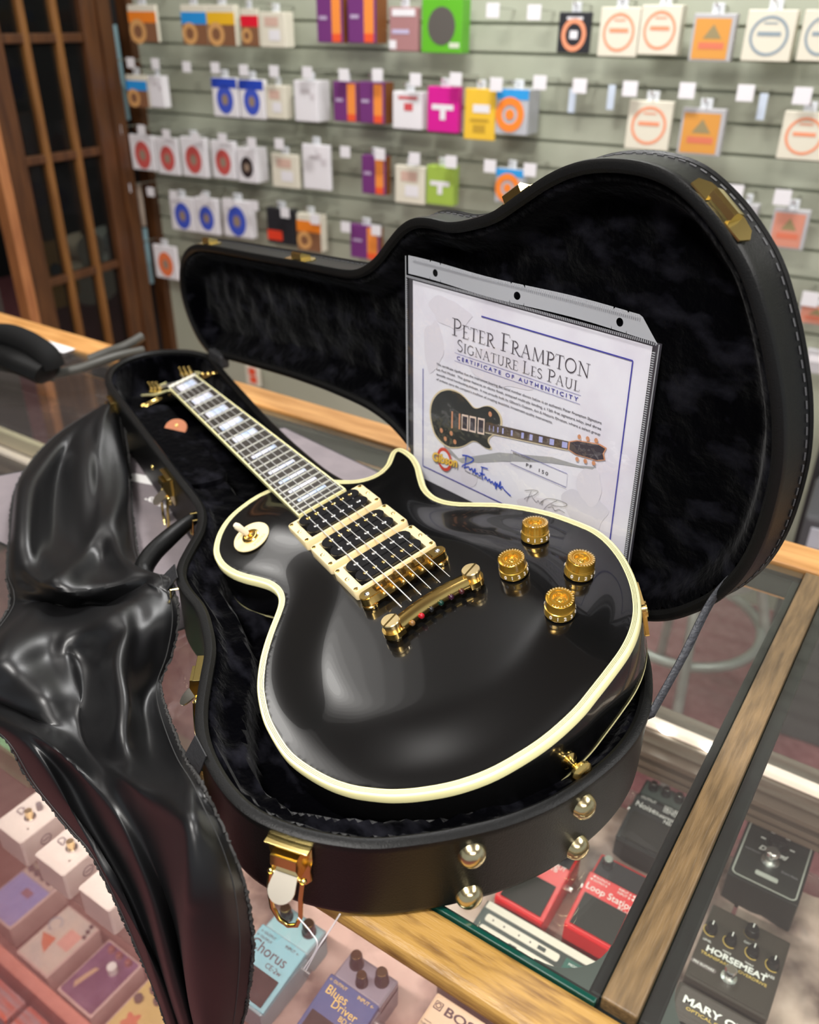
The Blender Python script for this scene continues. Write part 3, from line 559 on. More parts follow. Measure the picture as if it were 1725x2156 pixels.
# ================================================================== GUITAR CASE
axv = Vector((.9036054, -.4283658, 0)); ayv = Vector((.4283658, .9036054, 0))
CO = Vector((-.9091985, .7803928, .0013)); CF = frame(CO, axv, ayv, (0, 0, 1)); RIM = .068 - .0013
case = empty('guitar_case', 'open black guitar case lined with black plush, brass latches and dome feet', 'guitar case', CF)
def cuv(px, py, z=RIM): p = CF.inverted() @ atz(px, py, z + CO.z); return p
CU = [(-124, 86), (-50, 80), (14, 76), (80, 72), (138, 69), (190, 67.5), (236, 67), (307, 69), (345, 74), (372, 82), (400, 97), (430, 118), (465, 137), (500, 146), (540, 152), (580, 158), (620, 166), (660, 174), (700, 178), (725, 177), (745, 171), (768, 159), (790, 142), (812, 120), (832, 91), (845, 60), (853, 25), (857, -13), (854, -50), (847, -80), (838, -108), (824, -140), (806, -164), (785, -184), (760, -200), (732, -208), (700, -210), (670, -207), (640, -198), (605, -182), (575, -168), (545, -160), (512, -155), (480, -157), (455, -155), (432, -146), (409, -131), (380, -111), (350, -98), (320, -93), (260, -92.5), (180, -92.5), (90, -92), (0, -92), (-60, -91), (-105, -87), (-145, -73), (-175, -50), (-192, -22), (-197, 5), (-190, 36), (-172, 64), (-148, 80)]
OUT = resample(catmull(np.array(CU) / 1000, 6), 320)
def shell(parent, name, P, z0, z1, m, th=.009, bottom=True, dome=0):
    """wall with a rolled leather lip at z1 and a closed back at z0 (z1 > z0) ; P outer loop"""
    n = len(P); rows = []; sgn = 1 if z1 > z0 else -1; N = normals2(P)
    prof = [(-.012, z0, 1), (-.004, z0 + sgn * .0008, 0), (-.0008, z0 + sgn * .004, 0), (0, z0 + sgn * .008, 0), (0, z1 - sgn * .008, 0), (.0012, z1 - sgn * .005, 0), (.0008, z1 - sgn * .001, 0), (-.002, z1 + sgn * .0008, 0), (-.006, z1 + sgn * .0008, 0), (-th, z1 - sgn * .002, 0), (-th, z1 - sgn * .03, 0)]
    for d, z, _ in prof: Q = P + N * d; rows.append([(q[0], q[1], z) for q in Q] + [(Q[0][0], Q[0][1], z)])
    mb = MB(); mb.grid(rows, 0, True); Q = P - N * .012
    mb.add([(q[0], q[1], z0) for q in Q], [list(range(n))], 0)
    return mb.build(name, m, parent)
shell(case, 'base_shell', OUT, GZ, RIM, M_['leather'])
def lining(parent, name, z_top, depth_fn, sgn, seed, step=.0045, th=.0085):
    x0, y0 = OUT.min(0); x1, y1 = OUT.max(0); xs = np.arange(x0, x1 + step, step); ys = np.arange(y0, y1 + step, step); X, Y = np.meshgrid(xs, ys, indexing='ij')
    D = sdf(OUT[::2], X, Y); Z = depth_fn(X, Y, D)
    wr = np.abs(vnoise(X * 1.3 + Y * .5, Y, .045, seed) - .5) * .008 + vnoise(X, Y * 1.2, .018, seed + 1) * .004
    Z = z_top - sgn * (Z + wr * sstep((D - .01) / .02)); mb = MB(); gridmesh(X, Y, Z, D > th - .004, mb)
    return mb.build(name, M_['velvet'], parent)
def base_depth(X, Y, D):
    pad = .006 + .004 * sstep((D - .02) / .02)
    body = sstep((X - .335) / .03); chan = sstep(((.030 - np.abs(Y + .004 - .01 * 0)) ) / .008) * sstep((X + .02) / .03)
    head = sstep((.005 - X) / .03)
    wob = (vnoise(X, Y, .06, 5) - .5) * .010
    cav = sstep((D + wob - .030) / .012)
    H = np.full(X.shape, 0.0)
    deep = .048 * cav
    comp = .016 * sstep((D - .012) / .006)                    # compartment area
    H = np.maximum(pad, comp)
    H = np.maximum(H, deep * np.maximum(np.maximum(body, chan), head))
    H = np.maximum(H, .048 * sstep((D - .014) / .008) * head)
    return H
lining(case, 'plush_lining', RIM, base_depth, 1, 2)
# accessory compartment lid with leather pull
mb = MB(); cp = rrect(.262, .056, .018, 6, .128, -.056); mb.prism(cp, RIM - .022, RIM - .0125, 0, None, True)
cl = mb.build('compartment_lid', M_['velvet'], case)
pt = cuv(372, 902, RIM - .012); mb = MB(); poly = [(.017 * math.cos(a), .013 * math.sin(a)) for a in np.linspace(0, math.pi, 14)]
mb.prism([(-.017, -.006)] + poly[::-1] + [(.017, -.006)], 0, .002, 0, T(pt.x, pt.y, RIM - .0115) @ Rz(35) @ Rx(38)); mb.cyl((0, .003, .002), .0025, .001, 10, 1, T(pt.x, pt.y, RIM - .0115) @ Rz(35) @ Rx(38))
tag(mb.build('pull_tab', [cm('tan_leather', (.42, .15, .07), .5), M_['brass']], cl), 'tan leather pull tab')
# dome feet
def at_outline(p):                       # nearest outline point -> frame: x tangent, y inward, z up
    d = np.hypot(OUT[:, 0] - p[0], OUT[:, 1] - p[1]); i = int(np.argmin(d)); n = normals2(OUT)[i]; q = OUT[i]
    N = Vector((n[0], n[1], 0)); Y = -N; X = Y.cross(Vector((0, 0, 1))); return frame((q[0], q[1], 0), X, Y, (0, 0, 1))
dome = [(.0105, 0), (.0100, .0015), (.0092, .004), (.0075, .0065), (.0045, .0085), (0, .0093)]
for px, py, z in ((1003, 1751, .0455), (1003, 1751, .0015), (1236, 1645, .0455), (1236, 1645, .0015)):
    f_ = at_outline(cuv(px, py)); mb = MB(); mb.lathe(dome, 28, 0, f_ @ T(0, .0005, z) @ Rx(90)); mb.build('dome_foot', M_['stud'], case)
for px, py, z in ((328, 930, .03), (345, 975, .012)):
    f_ = at_outline(cuv(px, py)); mb = MB(); mb.lathe([(r * .35, h * .35) for r, h in dome], 14, 0, f_ @ T(0, .0005, z) @ Rx(90)); mb.build('brass_rivet', M_['brass'], case)
# latches
def latch(parent, f_, flip=1, lever=True, loop=True, lever_tilt=52):
    """f_: x along rim, y inward, z toward rim edge (z=0 at rim)"""
    mb = MB()
    mb.prism([(-.0145, 0), (.0145, 0), (.0145, -.012), (.0125, -.022), (.0135, -.030), (.009, -.036), (-.009, -.036), (-.0135, -.030), (-.0125, -.022), (-.0145, -.012)], 0, .0014, 0, f_ @ Rx(90) )
    mb.box((0, -.003, -.0006), (.029, .008, .0014), 0, .0004, f_); b = mb.build('latch_plate', M_['brass'], parent)
    mb = MB(); mb.add([(x, y, z) for x in (-.0085, .0085) for y, z in ((-.001, -.005), (-.0105, -.005), (-.0115, -.012), (-.007, -.024), (-.001, -.024))], [[0, 1, 2, 3, 4], [9, 8, 7, 6, 5]] + [[i, 5 + i, 5 + (i + 1) % 5, (i + 1) % 5] for i in range(5)], 0, False, f_); mb.build('latch_box', M_['brass'], b)
    if lever:
        P = [(-.0075, 0), (.0075, 0)] + [(.0088 * math.cos(a), -.009 - .0085 * math.sin(a)) for a in np.linspace(0, math.pi, 12)]
        mb = MB(); mb.prism(P, 0, .0012, 0, f_ @ T(0, -.0075, -.022) @ Rx(90 - lever_tilt)); mb.build('latch_lever', cm('brass_painted_glare', (.95, .88, .74), .28, metal=1), b)  # lever paler than the plate: its white reflection is painted into the colour
        mb = MB(); [mb.ball((sx * .011, -.0075, -.024), .0022, 10, 0, f_) for sx in (-1, 1)]; mb.tube([(-.011, -.0075, -.024), (.011, -.0075, -.024)], .0011, 8, 0, f_); mb.build('hinge_pin', M_['brass'], b)
    if loop:
        mb = MB(); mb.tube([(-.0108, -.0085, -.024), (-.0120, -.010, -.038), (-.0105, -.011, -.054), (-.0060, -.0115, -.063), (.0, -.0118, -.066), (.0060, -.0115, -.063), (.0090, -.011, -.054), (.0095, -.010, -.038), (.0108, -.0085, -.024)], .0016, 8, 0, f_); mb.build('wire_loop', M_['brass'], b)
    return b
for px, py in ((605, 1760), (411, 1400), (352, 985), (238, 832)):
    latch(case, at_outline(cuv(px, py)) @ T(0, 0, RIM - .006) @ Matrix.Diagonal((1.12, 1.12, 1.12, 1)))
# handle
h0 = cuv(420, 1066, .045); h1 = cuv(345, 1240, .04)
f0 = at_outline((.335, -.095)); f1 = at_outline((.455, -.156))
hp = catmull([CF.inverted() @ atz(x, y, z) for x, y, z in ((420, 1083, .050), (390, 1104, .052), (352, 1136, .050), (318, 1170, .044), (302, 1205, .036), (322, 1240, .034), (350, 1258, .040))], 8, False)
rr = [.0045 + .006 * math.sin(math.pi * i / (len(hp) - 1)) ** .6 for i in range(len(hp))]
mb = MB(); mb.tube(hp, rr, 12, 0); hd_ = mb.build('carry_handle', M_['leather'], case)
for f_ in (f0, f1):
    for dx in (-.006, .010):
        mb = MB(); mb.tube([(dx, .002, .058), (dx, -.007, .058), (dx, -.009, .035), (dx + .004, -.009, .034)], .0012, 6, 0, f_); mb.build('handle_bracket', M_['brass'], hd_)
# ------------------------------------------------------------------ LID (opened about the hinge line)
PHI = 1.4997; O2 = Vector((0, .0987510, 0)); hd2 = Vector((1, .109, 0)).normalized(); pp = Vector((hd2.y, -hd2.x, 0))
e_ = pp * math.cos(PHI) + Vector((0, 0, 1)) * math.sin(PHI); zz = -math.sin(PHI) * pp + Vector((0, 0, math.cos(PHI)))
LM = frame(O2 + Vector((0, 0, RIM + .0014)), hd2, -e_, zz)       # lid frame inside the case frame
LO = np.array([[(Vector((p[0], p[1], 0)) - O2).dot(hd2), -(Vector((p[0], p[1], 0)) - O2).dot(pp)] for p in OUT])
LD = .040
lid = shell(case, 'lid', LO, LD, 0, M_['leather']); lid.matrix_local = LM
OUT_keep = OUT; OUT = LO
def lid_depth(X, Y, D): return .004 + .028 * sstep((D - .012) / .022)
def lining_lid():
    step = .005; x0, y0 = LO.min(0); x1, y1 = LO.max(0); X, Y = np.meshgrid(np.arange(x0, x1 + step, step), np.arange(y0, y1 + step, step), indexing='ij')
    D = sdf(LO[::2], X, Y); Z = .004 + .027 * sstep((D - .012) / .022) - (np.abs(vnoise(X + Y * .6, Y, .05, 31) - .5) * .010 + vnoise(X, Y, .02, 32) * .004) * sstep((D - .015) / .02)
    mb = MB(); gridmesh(X, Y, Z, D > .005, mb); return mb.build('lid_lining', M_['velvet'], lid)
lining_lid()
# stitched edge of the lid back
N_ = normals2(LO); mb = MB(); st_ = resample(LO + N_ * .0004, 260)
for i in range(0, 260):
    a = st_[i]; b = st_[(i + 1) % 260]; a2 = a + (b - a) * .15; b2 = a + (b - a) * .75
    mb.tube([(a2[0], a2[1], LD - .011), (b2[0], b2[1], LD - .011)], .0007, 4)
mb.build('edge_stitching', cm('grey_thread', (.06, .06, .065), .6), lid)
mb = MB(); mb.tube([(q[0], q[1], LD - .005) for q in LO + N_ * -.001], .0028, 6, closed=True); mb.build('lid_piping', M_['leather'], lid)
def lid_outline(u, v):
    q = Vector((u, v, 0)) - O2; x, y = q.dot(hd2), -q.dot(pp); d = np.hypot(LO[:, 0] - x, LO[:, 1] - y); i = int(np.argmin(d)); n = N_[i]; p = LO[i]
    N = Vector((n[0], n[1], 0)); Zr = Vector((0, 0, -1)); Y = -N; X = Y.cross(Zr); return frame((p[0], p[1], .001), X, Y, Zr)
for u, v in ((-.059, -.092), (.200, -.090), (.593, -.177), (.792, -.183)):
    f_ = lid_outline(u, v); mb = MB()
    mb.prism([(-.026, -.0005), (-.010, -.0005), (-.009, -.004), (.009, -.004), (.010, -.0005), (.026, -.0005), (.028, -.010), (.022, -.018), (.012, -.021), (-.012, -.021), (-.022, -.018), (-.028, -.010)], 0, .0014, 0, f_ @ Rx(90)); b = mb.build('hasp_plate', M_['brass'], lid)
    mb = MB(); mb.add([(x, y, z) for x in (-.0115, .0115) for y, z in ((0, -.003), (-.008, -.003), (-.0095, -.006), (-.005, -.017), (0, -.017))], [[0, 1, 2, 3, 4], [9, 8, 7, 6, 5]] + [[i, 5 + i, 5 + (i + 1) % 5, (i + 1) % 5] for i in range(5)], 0, False, f_); mb.build('hasp_hook', M_['brass'], b)
# hinge tape at the head end and the strap that holds the lid
p = CF.inverted() @ atz(445, 748, CO.z + RIM); mb = MB()
mb.box((0, 0, .004), (.045, .016, .022), 0, .004, T(-.10, .088, RIM) @ Rz(6)); mb.build('hinge_tape', M_['ribbon'], case)
LW = CF @ LM
s0 = CF @ Vector((.820, .112, RIM - .012)); nl = (LW.to_3x3() @ Vector((0, 0, 1))).normalized()
s1 = atP(1512, 1247, LW.translation, nl); s2 = atP(1588, 1160, LW.translation, nl) + nl * .022
inv = CF.inverted(); sp = [inv @ s0, inv @ (s0 * .5 + s1 * .5 + Vector((0, 0, -.002))), inv @ s1, inv @ s2]
sp = catmull(sp, 8, False); mb = MB(); wd_ = inv.to_3x3() @ Vector((.6, .75, .25)); vs = []
for q in sp: vs.append([Vector(q) - wd_ * .0050, Vector(q) + wd_ * .0050])
mb.grid(vs); o = mb.build('lid_strap', cm('grosgrain', (.045, .047, .055), .55, bump=1, bscale=240, bdist=.002), case); sol = o.modifiers.new('thickness', 'SOLIDIFY'); sol.thickness = .0012
OUT = OUT_keep
# ribbon tabs that tie the satin cloth to the lip
def tab(c0, c1, c2, c3):
    P = [inv @ Vector(c) for c in (c0, c1, c2, c3)]; mb = MB(); mb.add(P, [[0, 1, 2, 3]]); o = mb.build('ribbon_tab', M_['ribbon'], case); m_ = o.modifiers.new('thickness', 'SOLIDIFY'); m_.thickness = .001
tab(atz(369, 1188, .072), atz(375, 1216, .072), atz(352, 1245, .052), atz(344, 1213, .056))
tab(atz(413, 1548, .072), atz(436, 1592, .072), atz(414, 1650, .045), atz(392, 1588, .050))
# ================================================================== SATIN CLOTH
def sp_(px, py, mode, val):
    return atY(px, py, val) if mode == 'Y' else atz(px, py, CZ + val - (.009 * min(1, max(0, (-.500 - val) / .02))))
Z = 'z'; Yk = 'Y'
rows = [
 [(203, 862, Z, -.529), (210, 856, Z, -.50), (218, 850, Z, -.49), (228, 842, Z, -.482), (238, 838, Z, -.480), (245, 842, Z, -.485), (250, 850, Z, -.49)],
 [(108, 925, Z, -.529), (135, 918, Z, -.508), (165, 908, Z, -.497), (190, 900, Z, -.488), (215, 892, Z, -.482), (240, 896, Z, -.492), (263, 905, Z, -.505)],
 [(36, 1020, Z, -.529), (75, 1005, Z, -.500), (125, 995, Z, -.515), (165, 990, Z, -.498), (205, 985, Z, -.494), (240, 985, Z, -.505), (274, 990, Z, -.520)],
 [(19, 1140, Z, -.529), (60, 1130, Z, -.497), (110, 1120, Z, -.517), (155, 1112, Z, -.512), (205, 1102, Z, -.500), (245, 1095, Z, -.505), (280, 1088, Z, -.526)],
 [(14, 1215, Z, -.529), (60, 1205, Z, -.510), (120, 1198, Z, -.500), (170, 1190, Z, -.505), (215, 1180, Z, -.510), (255, 1172, Z, -.500), (300, 1196, Z, -.510)],
 [(20, 1245, Z, -.529), (80, 1240, Z, -.505), (140, 1245, Z, -.495), (200, 1238, Z, -.498), (255, 1225, Z, -.492), (305, 1212, Z, -.488), (352, 1216, Z, -.478)],
 [(16, 1285, Z, -.530), (80, 1270, Z, -.522), (150, 1278, Z, -.526), (215, 1272, Z, -.520), (270, 1258, Z, -.512), (320, 1240, Z, -.495), (370, 1250, Z, -.486)],
 [(-30, 1345, Z, -.530), (50, 1325, Z, -.508), (130, 1322, Z, -.505), (200, 1315, Z, -.500), (262, 1305, Z, -.488), (322, 1300, Z, -.492), (376, 1305, Z, -.500)],
 [(-90, 1400, Z, -.530), (0, 1390, Z, -.500), (100, 1395, Z, -.512), (185, 1390, Z, -.515), (255, 1380, Z, -.485), (315, 1378, Z, -.508), (362, 1380, Z, -.515)],
 [(-120, 1440, Z, -.530), (-10, 1440, Z, -.515), (90, 1465, Z, -.505), (180, 1475, Z, -.520), (250, 1470, Z, -.486), (300, 1475, Z, -.515), (338, 1450, Z, -.520)],
 [(-130, 1475, Z, -.534), (0, 1490, Z, -.530), (95, 1530, Z, -.520), (185, 1575, Z, -.528), (262, 1590, Z, -.500), (320, 1585, Z, -.512), (388, 1590, Z, -.492)],
 [(-100, 1495, Yk, .266), (20, 1520, Yk, .258), (110, 1570, Yk, .250), (200, 1625, Yk, .262), (285, 1660, Yk, .248), (350, 1650, Yk, .255), (425, 1650, Yk, .262)],
 [(0, 1545, Yk, .262), (70, 1580, Yk, .246), (150, 1640, Yk, .256), (230, 1700, Yk, .244), (310, 1745, Yk, .250), (385, 1730, Yk, .232), (455, 1715, Yk, .256)],
 [(60, 1640, Yk, .260), (125, 1680, Yk, .244), (200, 1735, Yk, .254), (270, 1790, Yk, .238), (340, 1820, Yk, .250), (400, 1800, Yk, .224), (483, 1775, Yk, .250)],
 [(138, 1738, Yk, .258), (190, 1770, Yk, .244), (250, 1830, Yk, .252), (310, 1880, Yk, .236), (365, 1900, Yk, .250), (408, 1880, Yk, .218), (512, 1850, Yk, .246)],
 [(185, 1790, Yk, .256), (230, 1840, Yk, .240), (285, 1900, Yk, .250), (335, 1950, Yk, .234), (378, 1965, Yk, .250), (412, 1950, Yk, .214), (526, 1920, Yk, .244)],
 [(236, 1885, Yk, .254), (275, 1930, Yk, .240), (320, 1985, Yk, .248), (358, 2025, Yk, .232), (390, 2040, Yk, .248), (415, 2020, Yk, .212), (533, 1985, Yk, .242)],
 [(285, 1990, Yk, .252), (318, 2025, Yk, .238), (350, 2065, Yk, .246), (380, 2100, Yk, .230), (402, 2110, Yk, .246), (420, 2095, Yk, .212), (527, 2070, Yk, .240)],
 [(325, 2085, Yk, .250), (350, 2110, Yk, .238), (375, 2140, Yk, .245), (398, 2165, Yk, .230), (414, 2172, Yk, .244), (428, 2160, Yk, .212), (514, 2140, Yk, .240)],
 [(352, 2160, Yk, .250), (372, 2180, Yk, .238), (392, 2200, Yk, .245), (410, 2220, Yk, .230), (424, 2228, Yk, .244), (436, 2220, Yk, .212), (500, 2200, Yk, .240)]]
G3 = np.array([[tuple(sp_(*c)) for c in r] for r in rows])
def up2(A, n):                            # catmull upsample along axis 0
    out = []
    for i in range(len(A) - 1):
        p0, p1, p2, p3 = A[max(i - 1, 0)], A[i], A[i + 1], A[min(i + 2, len(A) - 1)]
        for j in range(n):
            t = j / n; out.append(.5 * (2 * p1 + (p2 - p0) * t + (2 * p0 - 5 * p1 + 4 * p2 - p3) * t * t + (3 * p1 - 3 * p2 + p3 - p0) * t ** 3))
    out.append(A[-1]); return np.array(out)
G4 = up2(G3, 8); G4 = np.swapaxes(up2(np.swapaxes(G4, 0, 1), 14), 0, 1)
du = np.gradient(G4, axis=1); dv_ = np.gradient(G4, axis=0); NN = np.cross(du, dv_); NN /= np.linalg.norm(NN, axis=2)[..., None] + 1e-9
I_, J_ = np.meshgrid(np.arange(G4.shape[0]), np.arange(G4.shape[1]), indexing='ij')
wr = (vnoise(I_ * .012 + J_ * .03, I_ * .035, 1, 41) - .5) * .010 + (vnoise(J_ * .09 + I_ * .03, I_ * .03, 1, 42) - .5) * .005
ed = np.minimum(1, np.minimum(J_, G4.shape[1] - 1 - J_) / 8.0) * np.minimum(1, I_ / 8.0)
G4 = G4 + NN * (wr * ed)[..., None]
PXY = np.einsum('ij,...j->...i', Wm.T, G4 - np.array([0, 0, CZ])); PXY = np.stack([CX + F * PXY[..., 0] / PXY[..., 2], CY + F * PXY[..., 1] / PXY[..., 2]], -1)
if NN[60, 40] @ (np.array([0, 0, CZ]) - G4[60, 40]) < 0: NN = -NN
def fold(pts, w, h):
    global G4
    C_ = catmull(pts, 6, False); D2 = np.full(PXY.shape[:2], 1e9)
    for a, b in zip(C_[:-1], C_[1:]):
        ab = b - a; t = np.clip(((PXY - a) @ ab) / (ab @ ab + 1e-9), 0, 1); D2 = np.minimum(D2, ((PXY - a - t[..., None] * ab) ** 2).sum(-1))
    G4 = G4 + NN * (h * .85 * np.exp(-D2 / w ** 2) * ed)[..., None]
for pts, w, h in (([(60, 1196), (80, 1226), (130, 1243), (200, 1262), (270, 1256), (350, 1232)], 9, .007), ([(45, 1222), (90, 1246), (170, 1266), (250, 1270), (330, 1250)], 7, -.009), ([(60, 1240), (130, 1262), (210, 1284), (300, 1264)], 8, .006),
    ([(52, 1010), (46, 1080), (40, 1150), (36, 1210)], 14, .008), ([(90, 1000), (84, 1080), (80, 1190)], 12, -.005), ([(228, 905), (250, 980), (250, 1060), (215, 1120), (170, 1190), (120, 1225)], 13, .009), ([(190, 915), (205, 1000), (190, 1080)], 13, -.006), ([(262, 985), (262, 1060), (270, 1130)], 8, .006),
    ([(335, 1235), (270, 1290), (190, 1330), (140, 1355), (140, 1400), (160, 1470), (205, 1550)], 15, .009), ([(300, 1290), (230, 1350), (190, 1400), (215, 1470)], 14, -.007), ([(268, 1325), (250, 1400), (262, 1500), (240, 1585)], 10, .009), ([(300, 1330), (290, 1420), (305, 1500)], 14, -.006),
    ([(-30, 1445), (60, 1490), (140, 1535), (215, 1580)], 14, .008), ([(-30, 1480), (90, 1530), (240, 1620), (330, 1690), (400, 1730)], 10, .004), ([(10, 1350), (60, 1300), (100, 1280)], 12, .006), ([(330, 1480), (350, 1540), (380, 1600), (405, 1700), (408, 1900)], 12, .006)):
    fold(pts, w, h)
for _ in range(3):
    K_ = np.pad(G4, ((1, 1), (1, 1), (0, 0)), mode='edge'); S_ = (K_[1:-1, 1:-1] * 4 + K_[:-2, 1:-1] * 2 + K_[2:, 1:-1] * 2 + K_[1:-1, :-2] * 2 + K_[1:-1, 2:] * 2 + K_[:-2, :-2] + K_[2:, 2:] + K_[:-2, 2:] + K_[2:, :-2]) / 16
    G4[1:-1, 1:-1] = S_[1:-1, 1:-1]
cloth = empty('satin_cover', 'black satin cover draped from the case edge over the front of the counter', 'cloth', T(*G3[9][3]))
off = -cloth.location
mb = MB(); mb.grid([[tuple(Vector(p) + off) for p in r] for r in G4]); o = mb.build('cloth', M_['satin'], cloth); s_ = o.modifiers.new('thickness', 'SOLIDIFY'); s_.thickness = .0006
for col_, nm in ((0, 'left'), (-1, 'right')):
    E_ = G4[:, col_]; 
    mb = MB(); pts = []
    rs = np.random.RandomState(5)
    E2 = resample(E_, 700, False)
    for i, q in enumerate(E2): pts.append(tuple(Vector(q) + off + Vector((rs.uniform(-1, 1), rs.uniform(-1, 1), rs.uniform(-1, 1))) * .0009))
    mb.tube(pts, .0013, 5); mb.build('frayed_hem', cm('frayed_edge', (.022, .021, .02), .8), cloth)
    ins = G4[:, 4 if col_ == 0 else -5]; mb = MB(); mb.tube([tuple(Vector(q) + off + Vector((0, -.0008, .0008))) for q in resample(ins, 300, False)], .0005, 4); mb.build('stitch_line', cm('black_thread', (.03, .03, .03), .7), cloth)
# thread hanging from the front latch
tz = Vector((0, 0, 0)); q0, q1, q2, q3 = atY(628, 1932, .262), atY(668, 1992, .258), atY(640, 2040, .262), atY(716, 1925, .268)
th = empty('white_thread', 'loop of thin white thread hanging from the wire of the front latch', 'thread', T(*q0)); 
for A in ((q0, (q0 + q1) / 2 + Vector((.003, 0, .002)), q1, q2), (q3, (q3 + q1) / 2 + Vector((0, 0, -.002)), q1 + Vector((.001, 0, -.001)), q2 + Vector((.002, 0, 0)))):
    mb = MB(); mb.tube([Vector(p) - q0 for p in catmull(A, 8, False)], .00045, 6); mb.build('strand', cm('thread_white', (.75, .72, .74), .7), th)
# ================================================================== ELECTRIC GUITAR (frame: x nut->butt, y towards treble, z out of the fretboard; metres)
Gm = ((0.9020771897, 0.3971922150, -0.1688048816), (-0.4276413296, 0.8753318544, -0.2256480400), (0.0581346452, 0.2757398938, 0.9594727062))
g0 = Vector((-.9091985, .7803928, CZ - .4546783))
GF = frame(g0, [Gm[i][0] for i in range(3)], [Gm[i][1] for i in range(3)], [Gm[i][2] for i in range(3)])
gt = empty('electric_guitar', 'black single cutaway electric guitar with cream binding, three pickups and gold hardware', 'guitar', GF)
BT = [(365.8, -25.0), (364.1, -40.3), (366.8, -57.4), (371.8, -73.3), (381.0, -88.3), (394.2, -101.2), (409.8, -111.2), (423.0, -116.4), (437.6, -118.6), (451.8, -118.0), (468.7, -114.0), (483.8, -107.6), (498.6, -99.8), (511.7, -94.0), (525.1, -92.0), (536.2, -93.9), (544.6, -98.2), (553.5, -105.6), (566.7, -117.7), (581.2, -130.0), (597.7, -141.9), (617.5, -153.1), (634.1, -159.6), (654.5, -165.0), (671.1, -167.2), (694.7, -167.8), (711.3, -165.7), (730.6, -160.1), (747.3, -153.4), (760.8, -145.9), (772.1, -137.5), (788.0, -122.5), (801.7, -104.3), (814.2, -81.7), (822.6, -56.5), (826.4, -28), (826.7, -5), (823.5, 22), (817.8, 43.9), (811.0, 67.5), (804.1, 88.0), (795.1, 105.6), (783.4, 121.1), (770.1, 133.4), (756.7, 143.1), (742.2, 151.3), (726.3, 158.5), (707.8, 164.2), (690.2, 166.9), (672.0, 165.9), (636.3, 157.3), (607.0, 145.0), (583.4, 131.3), (567.5, 118.8), (551.5, 105.8), (539.2, 98.7), (527.1, 95.2), (515.2, 94.9), (501.5, 97.8), (483.5, 105.5), (467.1, 113.1), (447.9, 118.6), (430.5, 119.6), (420.6, 117.6), (416.6, 112), (418.8, 105), (426.0, 97.2), (434.0, 88.5), (439.2, 76), (437.6, 63), (429.0, 49.8), (412, 36.2), (398, 28), (385, 10), (373, -10)]
BO = resample(catmull(np.array(BT) / 1000, 6), 420)
def zr(x): return -.012 - .05 * (x - .370)
st_ = .002; xs = np.arange(.35, .835, st_); ys = np.arange(-.18, .185, st_); GX, GY = np.meshgrid(xs, ys, indexing='ij')
GD = sdf(BO, GX, GY)
GH = .0118 * sstep((GD - .008) / .060) - .0006 * np.exp(-((GD - .016) / .006) ** 2); GH[GD < .006] = 0
GH = blur(GH, 22); GH = blur(np.where(GD < .010, np.minimum(GH, .0003), GH), 4); GH = np.where(GD < .0075, np.minimum(GH, .0002), GH); GH = np.where(GD < .0058, -.0004, GH)
def hz(x, y):
    i = (x - xs[0]) / st_; j = (y - ys[0]) / st_; a, b = int(i), int(j); u, v = i - a, j - b
    return zr(x) + GH[a, b] * (1 - u) * (1 - v) + GH[a + 1, b] * u * (1 - v) + GH[a, b + 1] * (1 - u) * v + GH[a + 1, b + 1] * u * v
mb = MB(); gridmesh(GX, GY, GH + zr(GX), GD > .0030, mb)
n = len(BO); ins = offset(BO, .0002)
def ring_rows(P, specs, mb, mats_):
    N = normals2(P)
    for (d0, h0), (d1, h1), m in specs:
        A = P - N * d0; B = P - N * d1
        ra = [(q[0], q[1], zr(q[0]) + h0) for q in A] + [(A[0][0], A[0][1], zr(A[0][0]) + h0)]; rb_ = [(q[0], q[1], zr(q[0]) + h1) for q in B] + [(B[0][0], B[0][1], zr(B[0][0]) + h1)]
        mb.grid([ra, rb_], m, True)
ring_rows(BO, [((.0004, -.0062), (0, -.0075), 0), ((0, -.0075), (0, -.046), 0), ((0, -.046), (.002, -.0500), 0)], mb, 0)
mb.add([(q[0], q[1], zr(q[0]) - .050) for q in BO - normals2(BO) * .002], [list(range(n))], 0)
body = mb.build('body', M_['lacquer'], gt)
mb = MB(); ring_rows(BO, [((-.0001, -.0066), (-.0001, -.0008), 0), ((-.0001, -.0008), (.0006, .0001), 0), ((.0006, .0001), (.0026, .0004), 0), ((.0026, .0004), (.0030, .0004), 1), ((.0030, .0004), (.0037, .0004), 0), ((.0037, .0004), (.0041, .0004), 1), ((.0041, .0004), (.0048, .0004), 0), ((.0048, .0004), (.0052, .0004), 1), ((.0052, .0004), (.0063, .0004), 0), ((.0063, .0004), (.0065, -.0012), 0)], mb, 0)
tag(mb.build('body_binding', [M_['cream'], M_['ply']], gt), 'aged cream multi-ply binding')
mb = MB(); ring_rows(BO, [((-.0001, -.0470), (-.0001, -.0490), 0), ((-.0001, -.0490), (.002, -.0502), 0)], mb, 0); mb.build('back_binding', M_['cream'], gt)
